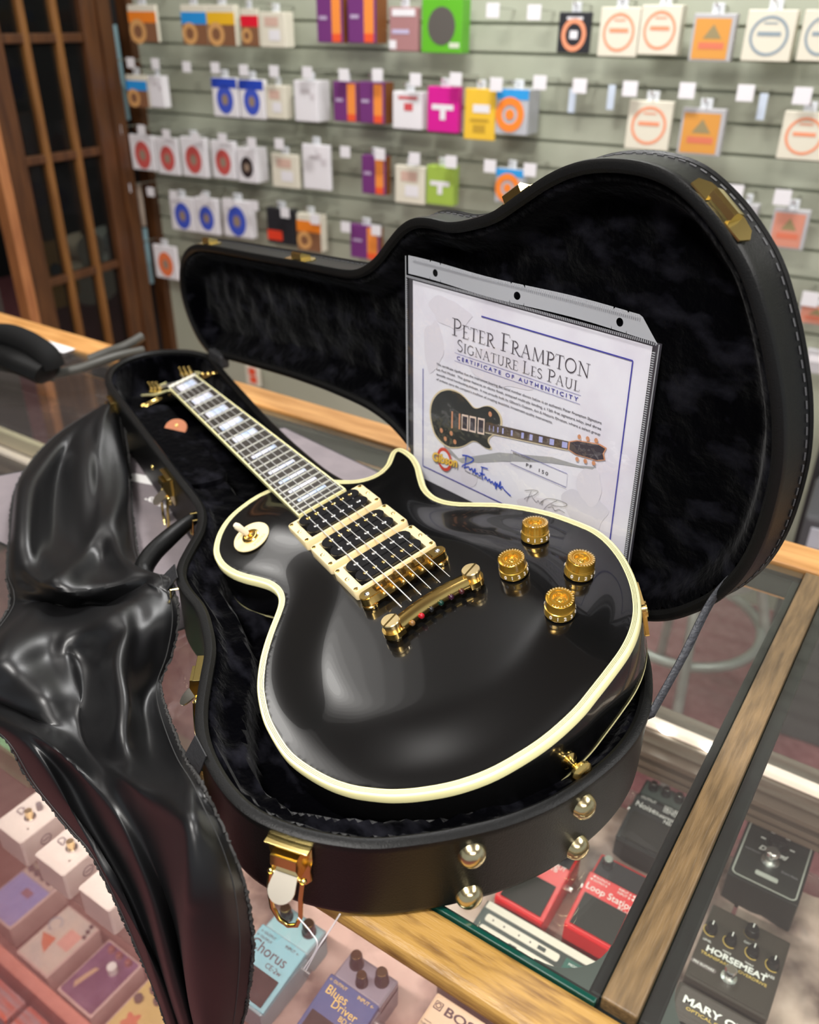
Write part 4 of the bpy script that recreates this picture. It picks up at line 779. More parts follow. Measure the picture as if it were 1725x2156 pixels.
# neck and fretboard
SCL = .6286; fx = lambda k: SCL * (1 - 2 ** (-k / 12)); FE = .461; hwd = lambda x: .0215 + (.0284 - .0215) * x / FE
rows_ = []
for x in np.linspace(-.004, .40, 24):
    w = hwd(max(x, 0)) - .0005; dpt = .0165 + .004 * max(x, 0) / .4; rows_.append([(x, w * math.cos(a), -.0055 - dpt * abs(math.sin(a)) ** .8) for a in np.linspace(0, -math.pi, 15)])
mb = MB(); mb.grid(rows_); mb.box((.395, 0, -.020), (.09, .052, .028), 0, .003); mb.build('neck', M_['lacquer'], gt)
mb = MB(); ww = .0017
P4 = [(0, -hwd(0) + ww), (FE - ww, -hwd(FE) + ww), (FE - ww, hwd(FE) - ww), (0, hwd(0) - ww)]; mb.prism(P4, -.0052, 0, 0); fb = mb.build('fretboard', M_['ebony'], gt)
mb = MB(); o4 = [(0, -hwd(0)), (FE, -hwd(FE)), (FE, hwd(FE)), (0, hwd(0))]
for a, b in ((0, 1), (1, 2), (2, 3)):
    mb.prism([o4[a], o4[b], P4[b], P4[a]], -.0056, .0003, 0)
mb.build('fretboard_binding', M_['cream'], fb)
for k in range(1, 23):
    x = fx(k); w = hwd(x) - .0008; mb = MB(); mb.grid([[(x + .0012 * math.cos(a), y, .0001 + .0011 * math.sin(a)) for a in np.linspace(0, math.pi, 7)] for y in (-w, w)]); mb.build('fret', M_['fret'], fb)
for k in (1, 3, 5, 7, 9, 12, 15, 17, 19, 21):
    a, b = fx(k - 1), fx(k); g = (b - a); x0, x1 = a + g * (.15 if k < 12 else .27), b - g * (.17 if k < 12 else .30); w = hwd((a + b) / 2) * .60
    mb = MB(); mb.prism([(x0, -w), (x1, -w), (x1, w), (x0, w)], 0, .0003, 0); mb.build('block_inlay', M_['pearl'], fb)
mb = MB(); mb.box((-.003, 0, -.0015), (.006, .043, .0075), 0, .0008); mb.build('nut', cm('bone', (.85, .82, .7), .4), gt)
# headstock, tilted back
HM = T(-.006, 0, -.004) @ Ry(-17) @ Matrix.Rotation(0, 4, 'Z')
hs = [(0, .0215), (-.018, .0245), (-.040, .036), (-.060, .0385), (-.110, .0405), (-.150, .043), (-.172, .0445), (-.182, .038), (-.186, .024), (-.182, .010), (-.176, 0)]
hs = hs + [(x, -y) for x, y in hs[-2::-1]]
HP = np.array(hs); 
mb = MB(); mb.prism([tuple(p) for p in hs], -.015, -.0006, 0, HM); head = mb.build('headstock', M_['lacquer'], gt)
mb = MB(); c_ = HP.mean(0)
for k in range(len(hs)):
    a, b = HP[k], HP[(k + 1) % len(hs)]
    if k == len(hs) - 1: continue
    mb.tube([(a[0], a[1], -.0008), (b[0], b[1], -.0008)], .0017, 6, 0, HM)
mb.build('headstock_binding', M_['cream'], head)
mb = MB(); mb.prism([(-.008, -.006), (-.008, .006), (-.022, .010), (-.040, 0), (-.022, -.010)], -.0004, .0012, 0, HM); mb.build('truss_rod_cover', M_['blackp'], head)
for sx in (-1, 1):
    for k in range(3):
        x = -.052 - .041 * k; mb = MB(); mb.cyl((x, sx * .027, -.001), .0045, .006, 16, 0, HM); mb.cyl((x, sx * .027, .004), .003, .011, 14, 0, HM); tp = mb.build('tuning_post', M_['gold'], head)
        mb = MB(); mb.tube([(x, sx * .036, -.011), (x, sx * .050, -.011)], .0022, 8, 0, HM); mb.ball((x, sx * .056, -.011), .0085, 14, 0, HM, (.85, .75, .45)); mb.build('tuning_key', M_['gold'], tp)
for k, dx in enumerate((-.004, 0, .004)):
    pass
# strings
pegx = [-.052, -.093, -.134]; nutsp = .036 / 5; brsp = .0505 / 5; TX = .668
for k in range(6):
    yn = (k - 2.5) * nutsp; yb = (k - 2.5) * brsp; zb = .0048 - .0002 * abs(k - 2.5) ** 2; r_ = (.00060, .00052, .00045, .00036, .00032, .00028)[k]
    sx = -1 if k < 3 else 1; q = k if k < 3 else 5 - k; pk = HM @ Vector((-.052 - .041 * q + 0, sx * .0245, .004))
    mb = MB(); mb.tube([pk, (-.003, yn, .0026)], r_, 6); mb.tube([(-.003, yn, .0026), (.623, yb, zb)], r_, 6); mb.tube([(.623, yb, zb), (TX - .006, yb * .985, .0005)], r_, 6); mb.build('string', M_['steel'], gt)
# pickups
def pickup(cx, zt, screws_first):
    z0 = min(hz(cx - .02, y) for y in (-.04, 0, .04)) - .001
    O = rrect(.0435, .088, .0035, 5, cx, 0); I = rrect(.0375, .0695, .001, 5, cx, 0); nn = len(O)
    mb = MB(); loops = [[(x, y, z0) for x, y in O], [(x, y, zt - .0008) for x, y in O], [(cx + (x - cx) * .975, y * .988, zt) for x, y in O], [(x, y, zt) for x, y in I], [(x, y, z0) for x, y in I]]
    L_ = [l + [l[0]] for l in loops]; 
    for a, b, sm in ((0, 1, True), (1, 2, True), (2, 3, False), (3, 4, False)): mb.grid([L_[a], L_[b]], 0, sm)
    e = mb.build('pickup_ring', M_['creamw'], gt)
    for sx in (-1, 1):
        for sy in (-1, 1):
            mb = MB(); mb.lathe([(.0022, 0), (.0022, .0003), (.0012, .0006), (0, .0001)], 14, 0, T(cx + sx * .0180, sy * .0405, zt)); mb.build('ring_screw', M_['gold'], e)
    for sy in (-1, 1):
        mb = MB(); mb.lathe([(.0021, 0), (.0021, .0006), (.0014, .0012), (0, .0013)], 14, 0, T(cx, sy * .0400, zt)); mb.build('height_screw', M_['goldb'], e)
    zp = zt + .0032
    mb = MB(); mb.box((cx, 0, zt - .012), (.036, .068, .008)); mb.build('baseplate', M_['blackp'], e)
    for s in (-1, 1):
        bx_ = cx + s * .0092; P = []
        for a in np.linspace(-math.pi / 2, math.pi / 2, 12): P.append((bx_ + .0088 * math.sin(a), .0255 + .0088 * math.cos(a)))
        for a in np.linspace(math.pi / 2, 3 * math.pi / 2, 12): P.append((bx_ + .0088 * math.sin(a), -.0255 + .0088 * math.cos(a)))
        mb = MB(); mb.prism(P, zt - .010, zp - .0006, 0, None, True); mb.prism([(bx_ + (x - bx_) * .93, y * .985) for x, y in P], zp - .0006, zp, 0)
        b = mb.build('bobbin', M_['blackp'], e)
        scr = (s < 0) == screws_first
        for k in range(6):
            y = (k - 2.5) * .0099
            if scr:
                mb = MB(); mb.lathe([(.0024, 0), (.0024, .0006), (.0020, .0009), (0, .0009)], 14, 0, T(bx_, y, zp)); mb.box((bx_, y, zp + .0009), (.0006, .0044, .0003), 1, 0, None); mb.build('pole_screw', [M_['gold'], M_['ply']], b)
            else:
                mb = MB(); mb.lathe([(.0024, 0), (.0024, .0002), (.0022, .0003), (0, .0003)], 14, 0, T(bx_, y, zp)); mb.build('pole_slug', M_['nickel'], b)
    return e
pickup(.4885, .0005, True); pickup(.5395, -.0008, True); pickup(.5895, -.0018, False)
# bridge
zb0 = hz(.623, 0); bt = -.0002
P = []
for a in np.linspace(-math.pi / 2, math.pi / 2, 14): P.append((.623 + .0062 * math.sin(a), .0385 + .0062 * math.cos(a)))
for a in np.linspace(math.pi / 2, 3 * math.pi / 2, 14): P.append((.623 + .0062 * math.sin(a), -.0385 + .0062 * math.cos(a)))
mb = MB(); mb.prism(P, bt - .0085, bt - .0008, 0, None, True); mb.prism([(.623 + (x - .623) * .93, y * .99) for x, y in P], bt - .0008, bt, 0); br_ = mb.build('bridge', M_['gold'], gt)
mb = MB(); mb.box((.623, 0, bt + .0002), (.0070, .060, .0006)); mb.build('saddle_slot', cm('dark_gold', (.12, .07, .02), .3, metal=1), br_)
for k in range(6):
    y = (k - 2.5) * brsp; zt = .0045 - .0002 * (k - 2.5) ** 2
    mb = MB(); M2 = T(.623 + (.0006 if k % 2 else -.0004), y, 0); mb.add([(x, yy, z) for yy in (-.0032, .0032) for x, z in ((-.0032, bt), (.0032, bt), (.0026, zt - .0012), (.0003, zt), (-.0010, zt - .0002), (-.0026, zt - .0016))], [[0, 1, 2, 3, 4, 5], [11, 10, 9, 8, 7, 6]] + [[i, 6 + i, 6 + (i + 1) % 6, (i + 1) % 6] for i in range(6)], 0, False, M2); sd_ = mb.build('saddle', M_['gold'], br_)
    mb = MB(); mb.ball((.6308, y, bt - .0035), .0021, 10); mb.build('saddle_screw', M_['gold'], sd_)
for sy in (-1, 1):
    y = sy * .0372; mb = MB(); zs_ = hz(.623, y)
    mb.lathe([(.0045, zs_), (.0078, zs_ + .0002), (.0078, zs_ + .0014), (.0040, zs_ + .0024), (.0040, bt - .0132), (.0066, bt - .0132), (.0078, bt - .0122), (.0078, bt - .0100), (.0062, bt - .0088), (0, bt - .0088)], 28, 0, T(.623, y, 0)); mb.build('bridge_post', M_['gold'], br_)
    mb = MB(); mb.ball((.623, y, bt), .0026, 12, 0, None, (1, 1, .5)); mb.build('post_top', M_['nickel'], br_)
# stop tailpiece
tt = -.0022; rows_ = []
for y in np.linspace(-.0345, .0345, 21):
    bow = .0035 * (1 - (y / .0345) ** 2) * 0 - .0035 * (1 - (y / .0345) ** 2); rz_ = [( -.0060, -.0085), (-.0068, -.0030), (-.0050, .0006), (-.0015, .0016), (.0022, .0010), (.0048, -.0026), (.0060, -.0058), (.0050, -.0085)]
    rows_.append([(.671 + bow + x, y, tt + z) for x, z in rz_] + [(.671 + bow + rz_[0][0], y, tt + rz_[0][1])])
mb = MB(); mb.grid(rows_, 0, True)
for sy in (-1, 1):
    mb.add([tuple(v) for v in rows_[0 if sy < 0 else -1][:-1]], [list(range(8))], 0)
    P = [(.671 + .0092 * math.sin(a), sy * (.0410 + .0092 * math.cos(a))) for a in np.linspace(-math.pi / 2, math.pi / 2, 14)] + [(.6790, sy * .0335), (.6640, sy * .0335)]
    mb.prism(P, tt - .0088, tt - .0034, 0, None, True)
tl = mb.build('tailpiece', M_['gold'], gt)
for sy in (-1, 1):
    y = sy * .0410; z0 = hz(.671, y); mb = MB(); mb.lathe([(.0055, z0), (.0055, tt - .0036), (.0068, tt - .0034), (.0070, tt + .0014), (.0078, tt + .0020), (.0080, tt + .0048), (.0074, tt + .0055), (0, tt + .0055)], 32, 0, T(.671, y, 0)); sd_ = mb.build('tailpiece_stud', M_['goldb'], tl)
    mb = MB(); mb.box((.671, y, tt + .0053), (.0016, .0157, .0008), 0, 0, T(.671, y, 0) @ Rz(20) @ T(-.671, -y, 0)); mb.build('stud_slot', cm('slot_shadow', (.10, .065, .02), .5, metal=1), sd_)
for k, c in enumerate(((.20, .10, .03), (.35, .005, .015), (.01, .01, .01), (.003, .03, .02), (.03, .005, .02), (.05, .01, .012))):
    y = (k - 2.5) * brsp; mb = MB(); mb.ball((.6745 + .0 - .0035 * (1 - (y / .0345) ** 2) + .003, y, tt - .0062), .0026, 12, 0); o = mb.build('string_ball_end', cm('ball_%d' % k, c, .25), tl)
# knobs
kp = [(33, .7, 659, 116.5), (0, 0, 683.5, 74), (0, 0, 720.5, 113.5), (0, 0, 746, 71.5)]
for kk, (_, _, x, y) in enumerate(kp):
    x /= 1000; y /= 1000; z0 = hz(x, y); sl = (hz(x + .01, y) - hz(x - .01, y)) / .02; sw = (hz(x, y + .01) - hz(x, y - .01)) / .02
    KM = T(x, y, z0 + .0015) @ Ry(math.degrees(-math.atan(sl))) @ Rx(math.degrees(math.atan(sw)))
    mb = MB(); mb.lathe([(.0124, 0), (.0128, .0008), (.0127, .0016), (.0122, .0070), (.0113, .0074), (.0111, .0082), (.0118, .0088), (.0116, .0094), (.0113, .0156), (.0108, .0160), (.0080, .0160), (.0078, .0150), (.0074, .0158), (.0063, .0158), (.0058, .0146), (.0052, .0122), (.0034, .0120), (.0028, .0132), (.0018, .0138), (0, .0139)], 48, 0, KM); kb = mb.build('control_knob', M_['knobgold'] if 'knobgold' in M_ else cm('amber_gold', (.72, .44, .07), .2, metal=.75, coat=.6), gt)
    # clear acrylic shell
    mb = MB(); mb.lathe([(.0119, .0090), (.0118, .0166), (.0114, .0170), (.0078, .0170)], 48, 0, KM); mb.build('clear_rim', glassmat('acrylic', (1, .95, .8), 0), kb)
    # numbers face roughly toward the butt
    base_a = -38
    for d in range(11):
        a = math.radians(base_a + (d - 1) * 27 - kk * 3); rad_ = .01245; LMt = KM @ T(rad_ * math.cos(a), rad_ * math.sin(a), .0022) @ Rz(math.degrees(a) + 90) @ Rx(86)
        lettering('dial_number', str(d), .0046, LMt @ T(-.0013, 0, .0004), M_['txtw'], kb, bold=.02)
        for h in (0, .5):
            a2 = a + math.radians(27 * h); mb = MB(); mb.box((.0103, 0, .0162), (.0017, .0003, .0002), 0, 0, KM @ Rz(math.degrees(a2))); mb.build('tick_mark', M_['txtw'], kb)
# toggle switch
x, y = .4405, -.0768; z0 = hz(x, y) ; TM = T(x, y, z0 + .0012) @ Ry(4) @ Rx(10)
mb = MB(); mb.lathe([(0, -.0006), (.0195, -.0006), (.0198, .0002), (.0193, .0010), (0, .0010)], 48, 0, TM); tg = mb.build('switch_plate', M_['creamw'], gt)
mb = MB(); mb.lathe([(.0090, .0010), (.0092, .0022), (.0078, .0034), (.0062, .0034), (.0060, .0018), (0, .0012)], 32, 0, TM); nutp = mb.build('switch_nut', M_['gold'], tg)
mb = MB(); LV = TM @ Ry(-10) @ Rx(14); mb.tube([(0, 0, .001), (0, 0, .008)], .0016, 8, 0, LV); mb.lathe([(.0026, .006), (.0031, .008), (.0036, .018), (.0036, .020), (.0024, .0232), (0, .0240)], 20, 1, LV); mb.build('switch_lever', [M_['gold'], cm('cream_tip', (.92, .80, .60), .35)], tg)
lettering('plate_lettering', 'TREBLE', .0042, TM @ Rz(-70) @ T(-.0085, .0115, .0012), cm('worn_gold_print', (.72, .58, .30), .5), tg, .017)
lettering('plate_lettering', 'RHYTHM', .0042, TM @ Rz(-70) @ T(-.0085, -.0150, .0012), cm('worn_gold_print', (.72, .58, .30), .5), tg, .017)
# strap button at the butt, jack plate on the lower side
mb = MB(); mb.lathe([(.0070, 0), (.0072, .0015), (.0040, .0035), (.0034, .0075), (.0045, .010), (.0092, .0135), (.0092, .0160), (.0065, .0180), (.0032, .0185), (.0028, .0165), (0, .0165)], 24, 0, T(.8255, .002, zr(.82) - .034) @ Ry(90)); mb.build('strap_button', M_['gold'], gt)
dj = np.hypot(BO[:, 0] - .757, BO[:, 1] - .143); ij = int(np.argmin(dj)); nj = normals2(BO)[ij]; NV = Vector((nj[0], nj[1], 0)); JX = Vector((0, 0, 1)).cross(NV)
JF = frame((BO[ij][0], BO[ij][1], zr(BO[ij][0]) - .028), JX, Vector((0, 0, 1)), JX.cross(Vector((0, 0, 1))))
mb = MB(); mb.prism(rrect(.035, .035, .004), -.001, .0022, 0, JF); mb.lathe([(.0075, .002), (.0075, .0045), (.0045, .006), (.0045, .0035), (0, .003)], 20, 0, JF); mb.build('jack_plate', M_['gold'], gt)
# ================================================================== CERTIFICATE in its sleeve
cx_ = Vector((.9709405, -.2387351, .0167340)).normalized(); cu_ = Vector((-.0179620, -.0029691, .9998343)); cu_ = (cu_ - cx_ * cu_.dot(cx_)).normalized(); cy_ = cu_.cross(cx_)
CT = frame((-.4709205, .7117027, CZ - .2260685), cx_, cy_, cu_)    # x right, y away, z up, origin = paper top left
cert = empty('certificate', 'white certificate with a printed black guitar and blue border leaning inside the open lid', 'certificate', CT)
PWd, PH, bb = .279, .216, .0157
def bend(x, z): return .0004 * math.sin(x / PWd * math.pi) 
mb = MB(); mb.grid([[(x, bend(x, z), z) for x in np.linspace(0, PWd, 15)] for z in (0, -PH)], 0, True); pap = mb.build('paper', M_['paper'], cert)
def fl(name, poly, m, lift=.0004, par=pap):
    """flat print on the paper; poly in (x, z) mm from the top left, z down"""
    mb = MB(); q = [(x / 1000, bend(x / 1000, 0) - .0003 - lift, -z / 1000) for x, z in poly]; mb.add(q, [list(range(len(q)))], 0); return mb.build(name, m, par)
def line(name, pts, w, m, lift=.0005, closed=False):
    P = [np.array(p, float) for p in pts]; L = []; Rr = []
    for i, p in enumerate(P):
        a = P[i - 1] if (i > 0 or closed) else P[i]; b = P[(i + 1) % len(P)] if (i < len(P) - 1 or closed) else P[i]
        t = b - a; t = t / (np.linalg.norm(t) + 1e-9); nn = np.array([-t[1], t[0]]); ww = w if not callable(w) else w(i / (len(P) - 1)); L.append(p + nn * ww / 2); Rr.append(p - nn * ww / 2)
    if closed: L.append(L[0]); Rr.append(Rr[0])
    f3 = lambda p: (p[0] / 1000, bend(p[0] / 1000, 0) - .0003 - lift, -p[1] / 1000)
    mb = MB(); mb.grid([[f3(p) for p in L], [f3(p) for p in Rr]], 0, False); return mb.build(name, m, pap)
B0, B1, H1 = 15.7, 279 - 15.7, 216 - 15.7
line('border_line', [(95, B0)] + [(x, B0) for x in np.linspace(100, B1, 12)], 1.2, M_['navy']); line('border_line', [(B1, B0), (B1, H1)], 1.2, M_['navy'])
line('border_line', [(x, H1) for x in np.linspace(B0, B1, 14)], 1.2, M_['navy']); line('border_line', [(B0, 88), (B0, H1)], .9, M_['navy'])
# serif capitals drawn as thick and thin strokes in a unit cell (x 0..1, y 0 top..1 base)
def arc(cx, cy, rx, ry, a0, a1, n=12): return [(cx + rx * math.cos(math.radians(a)), cy + ry * math.sin(math.radians(a))) for a in np.linspace(a0, a1, n)]
Kk, tn = 1.0, .38
GL = {'P': (.56, [([(.16, 0), (.16, 1)], Kk), (arc(.26, .27, .30, .27, -90, 90), .8), ([(.0, 1), (.34, 1)], tn), ([(.0, 0), (.26, 0)], tn), ([(.16, .54), (.28, .54)], tn)]),
 'E': (.55, [([(.14, 0), (.14, 1)], Kk), ([(0, 0), (.50, 0), (.52, .16)], tn), ([(0, 1), (.52, 1), (.56, .82)], tn), ([(.14, .48), (.42, .48)], tn)]),
 'T': (.62, [([(.32, 0), (.32, 1)], Kk), ([(.02, .18), (.04, 0), (.60, 0), (.62, .18)], tn), ([(.18, 1), (.46, 1)], tn)]),
 'R': (.66, [([(.14, 0), (.14, 1)], Kk), (arc(.24, .26, .27, .26, -90, 90), .8), ([(0, 1), (.30, 1)], tn), ([(0, 0), (.24, 0)], tn), ([(.26, .52), (.62, 1), (.72, 1)], .9)]),
 'F': (.50, [([(.14, 0), (.14, 1)], Kk), ([(0, 0), (.48, 0), (.50, .16)], tn), ([(0, 1), (.30, 1)], tn), ([(.14, .48), (.40, .48)], tn)]),
 'A': (.74, [([(.36, 0), (.08, 1)], tn), ([(.36, 0), (.66, 1)], Kk), ([(.18, .64), (.54, .64)], tn), ([(-.02, 1), (.20, 1)], tn), ([(.54, 1), (.78, 1)], tn)]),
 'M': (.92, [([(.16, 0), (.10, 1)], tn), ([(.16, 0), (.46, .96)], Kk), ([(.46, .96), (.78, 0)], tn), ([(.78, 0), (.84, 1)], Kk), ([(0, 1), (.22, 1)], tn), ([(.72, 1), (.96, 1)], tn)]),
 'O': (.78, [(arc(.39, .5, .36, .5, 50, 230, 16), .85), (arc(.39, .5, .36, .5, 230, 410, 16), .75)]),
 'N': (.80, [([(.14, 0), (.14, 1)], tn), ([(.12, 0), (.68, 1)], Kk), ([(.68, 0), (.68, 1)], tn), ([(0, 1), (.28, 1)], tn), ([(.54, 0), (.82, 0)], tn), ([(0, 0), (.14, 0)], tn)]),
 'S': (.48, [(arc(.24, .24, .19, .24, -20, -200, 10) + arc(.23, .74, .22, .26, -50, 150, 12), .75)]),
 'I': (.32, [([(.16, 0), (.16, 1)], Kk), ([(.02, 0), (.30, 0)], tn), ([(.02, 1), (.30, 1)], tn)]),
 'G': (.76, [(arc(.40, .5, .36, .5, -50, -310, 20), .8), ([(.66, .56), (.66, .90)], Kk), ([(.54, .56), (.78, .56)], tn)]),
 'U': (.76, [([(.14, 0), (.14, .66)] + arc(.38, .66, .24, .34, 180, 0, 10)[1:-1][::-1][::-1], Kk), ([(.62, .72), (.62, 0)], tn), ([(0, 0), (.28, 0)], tn), ([(.50, 0), (.74, 0)], tn)]),
 'L': (.54, [([(.14, 0), (.14, 1)], Kk), ([(0, 0), (.28, 0)], tn), ([(0, 1), (.50, 1), (.54, .80)], tn)])}
GL['U'] = (.76, [([(.14, 0), (.14, .66)] + [(.38 - .24 * math.cos(a), .66 + .34 * math.sin(a)) for a in np.linspace(0, math.pi, 12)] + [(.62, .66), (.62, 0)], .75), ([(0, 0), (.28, 0)], tn), ([(.50, 0), (.74, 0)], tn)])
def title(s, x0, x1, ybase, hbig, hsm, w):
    seq = []; x = 0
    for i, ch in enumerate(s):
        if ch == ' ': x += .32 * hbig; continue
        big = i == 0 or s[i - 1] == ' '; h = hbig if big else hsm; seq.append((ch, x, h)); x += (GL[ch][0] + .10) * h
    k = (x1 - x0) / x; mb = MB()
    for ch, xx, h in seq:
        for pts, tw in GL[ch][1]:
            P = [np.array((x0 + (xx + px_ * h) * k, ybase - h + py_ * h)) for px_, py_ in pts]; Lf = []; Rt = []
            for i, p in enumerate(P):
                t = P[min(i + 1, len(P) - 1)] - P[max(i - 1, 0)]; t = t / (np.linalg.norm(t) + 1e-9); nn = np.array([-t[1], t[0]]) * w * tw * (1 if h == hbig else .85) / 2; Lf.append(p + nn); Rt.append(p - nn)
            f3 = lambda p: (p[0] / 1000, bend(p[0] / 1000, 0) - .0008, -p[1] / 1000)
            mb.grid([[f3(p) for p in Lf], [f3(p) for p in Rt]], 0, False)
    return mb.build('printed_title', M_['ink'], pap)
title('PETER FRAMPTON', 57, 224, 42, 16.5, 12.4, 1.45)
title('SIGNATURE LES PAUL', 64.5, 215, 56.6, 11.4, 9.0, 1.05)
CXf = Matrix(((1, 0, 0, 0), (0, 0, -1, 0), (0, 1, 0, 0), (0, 0, 0, 1)))     # text xy -> paper xz facing -y
def ct(s, x, z, wd, m, h=None, **k): return lettering('printed_text', s, .004, T(x / 1000, bend((x + wd / 2) / 1000, 0) - .0009, -z / 1000) @ CXf, m, pap, wd / 1000, height=h / 1000 if h else None, **k)
line('rule_line', [(61, 59.6), (216, 59.6)], .35, M_['navy']); line('rule_line', [(61, 67.7), (216, 67.7)], .35, M_['navy'])
ct('CERTIFICATE OF AUTHENTICITY', 64, 65.7, 149, M_['navy'], 3.9, space=1.5)
for i, s in enumerate(('This certificate signifies that the instrument bearing the serial number shown below is an authentic Peter Frampton Signature', 'Les Paul Model.  This guitar features an ebony finish, antiqued multi-ply binding, a 12th fret signature inlay, and three', "specially wired humbucking pickups.  It was proudly built by Gibson's Custom, Art & Historic Division, where a select group", "of artisans carry the company's tradition of creating exquisite, investment-quality instruments.")):
    ct(s, 35.5, 78.6 + i * 5.4, 204.5 if i < 3 else 152, M_['inkg'], 2.9)
# soft grey shading prints of the background picture
gp = cm('pale_grey_print', (.66, .64, .70), .5); gp2 = cm('pale_mauve_print', (.72, .69, .74), .5)
def blob(cx, cz, rx, rz, m, seed, lift=.0001):
    r_ = np.random.RandomState(seed); ph = r_.rand(4) * 6
    fl('background_print', [(cx + rx * math.cos(a) * (1 + .15 * math.sin(3 * a + ph[0]) + .08 * math.sin(5 * a + ph[1])), cz + rz * math.sin(a) * (1 + .15 * math.sin(2 * a + ph[2]) + .07 * math.sin(6 * a + ph[3]))) for a in np.linspace(0, 2 * math.pi, 40)[:-1]], m, lift)
blob(52, 22, 28, 14, gp2, 1); blob(30, 62, 14, 26, gp2, 2); blob(232, 168, 24, 22, gp, 3); blob(190, 190, 36, 14, gp2, 4); blob(84, 178, 12, 26, gp2, 5); blob(235, 140, 14, 18, gp2, 6, .0002); blob(120, 60, 40, 20, gp2, 7, .00005)
# printed guitar: body outline reused at small scale, neck to the right and down
gA = math.radians(-11.5); 
def gpr(pts, sc, x0=.76): # guitar local mm -> paper mm ; butt at left
    out = []
    for x, y in pts:
        X = (820 - x) * sc[0]; Y = y * sc[1]; out.append((27.4 + X, 136 + Y - X * .144)) 
    return out
fl('guitar_shadow', [(45, 160), (70, 172), (125, 146), (190, 128), (236, 124), (240, 120), (190, 134), (130, 154), (75, 176), (50, 170)], cm('soft_grey_print', (.36, .36, .36), .6), .00025)
sc = (.220, .196)
fl('printed_body', gpr([(p[0] * 1000, p[1] * 1000) for p in BO[::4]], sc), cm('cream_print', (.70, .58, .36), .5), .0005)
fl('printed_body', gpr([(600 + (p[0] * 1000 - 600) * .955, p[1] * 955) for p in BO[::4]], sc), cm('black_print', (.012, .014, .012), .35), .0007)
fl('printed_neck', gpr([(0, -21), (461, -28), (461, 28), (0, 21)], sc), cm('brown_neck_print', (.07, .045, .03), .5), .0009)
fl('printed_neck_edge', gpr([(0, 21), (461, 28), (461, 32), (0, 25)], sc), cm('cream_print', (.7, .58, .36)), .0010)
for k in (1, 3, 5, 7, 9, 12, 15, 17, 19, 21):
    a, b = fx(k - 1) * 1000, fx(k) * 1000; fl('printed_inlay', gpr([(a + 4, -15), (b - 4, -15), (b - 4, 15), (a + 4, 15)], sc), cm('lilac_print', (.40, .42, .75)), .0011)
for cxp in (488, 540, 589):
    fl('printed_pickup', gpr([(cxp - 21, -44), (cxp + 21, -44), (cxp + 21, 44), (cxp - 21, 44)], sc), cm('pink_cream_print', (.80, .62, .50)), .0011); fl('printed_pickup', gpr([(cxp - 15, -34), (cxp + 15, -34), (cxp + 15, 34), (cxp - 15, 34)], sc), M_['ink'], .0013)
cop = cm('copper_print', (.62, .27, .13), .4)
for cxp, hh in ((623, 44), (671, 48)): fl('printed_bridge', gpr([(cxp - 5, -hh), (cxp + 5, -hh), (cxp + 5, hh), (cxp - 5, hh)], sc), cop, .0013)
for a, b in ((650, 122), (675, 78), (714, 118), (741, 75), (435, -76)): q = gpr([(a, b)], sc)[0]; fl('printed_knob', [(q[0] + 2.3 * math.cos(t), q[1] + 2.7 * math.sin(t)) for t in np.linspace(0, 2 * math.pi, 16)[:-1]], cop, .0013)
hq = gpr([(0, -21), (-40, -37), (-150, -43), (-186, -30), (-176, 0), (-186, 30), (-150, 43), (-40, 37), (0, 21)], sc); fl('printed_head', hq, cop, .0008); fl('printed_head', [(sum(p[0] for p in hq) / 9 + (p[0] - sum(q[0] for q in hq) / 9) * .92, sum(p[1] for p in hq) / 9 + (p[1] - sum(q[1] for q in hq) / 9) * .88) for p in hq], M_['ink'], .0011)
for k in range(3):
    for s in (-1, 1): q = gpr([(-52 - 41 * k, s * 56)], sc)[0]; fl('printed_key', [(q[0] + 2 * math.cos(t), q[1] + 2.3 * math.sin(t)) for t in np.linspace(0, 2 * math.pi, 12)[:-1]], cop, .0013)
# emblem
rd = cm('red_print', (.62, .05, .02), .5); ex, ez = 50, 180
fl('emblem_ring', [(ex + 11 * math.cos(t), ez + 13.5 * math.sin(t)) for t in np.linspace(0, 2 * math.pi, 40)[:-1]], rd, .0015); fl('emblem_ring', [(ex + 7.8 * math.cos(t), ez + 9.6 * math.sin(t)) for t in np.linspace(0, 2 * math.pi, 40)[:-1]], cm('cert_white', (.80, .79, .84)), .0016)
lettering('emblem_lettering', 'Gibson', .01, T(.0320, bend(.04, 0) - .0024, -.1872) @ CXf @ Rz(8), cm('olive_shadow', (.16, .11, .03)), pap, .0385, height=.0115, bold=.05, shear=.2)
lettering('emblem_lettering', 'Gibson', .01, T(.0324, bend(.04, 0) - .0028, -.1869) @ CXf @ Rz(8), cm('yellow_print', (.85, .52, .05)), pap, .0375, height=.0108, bold=.02, shear=.2)
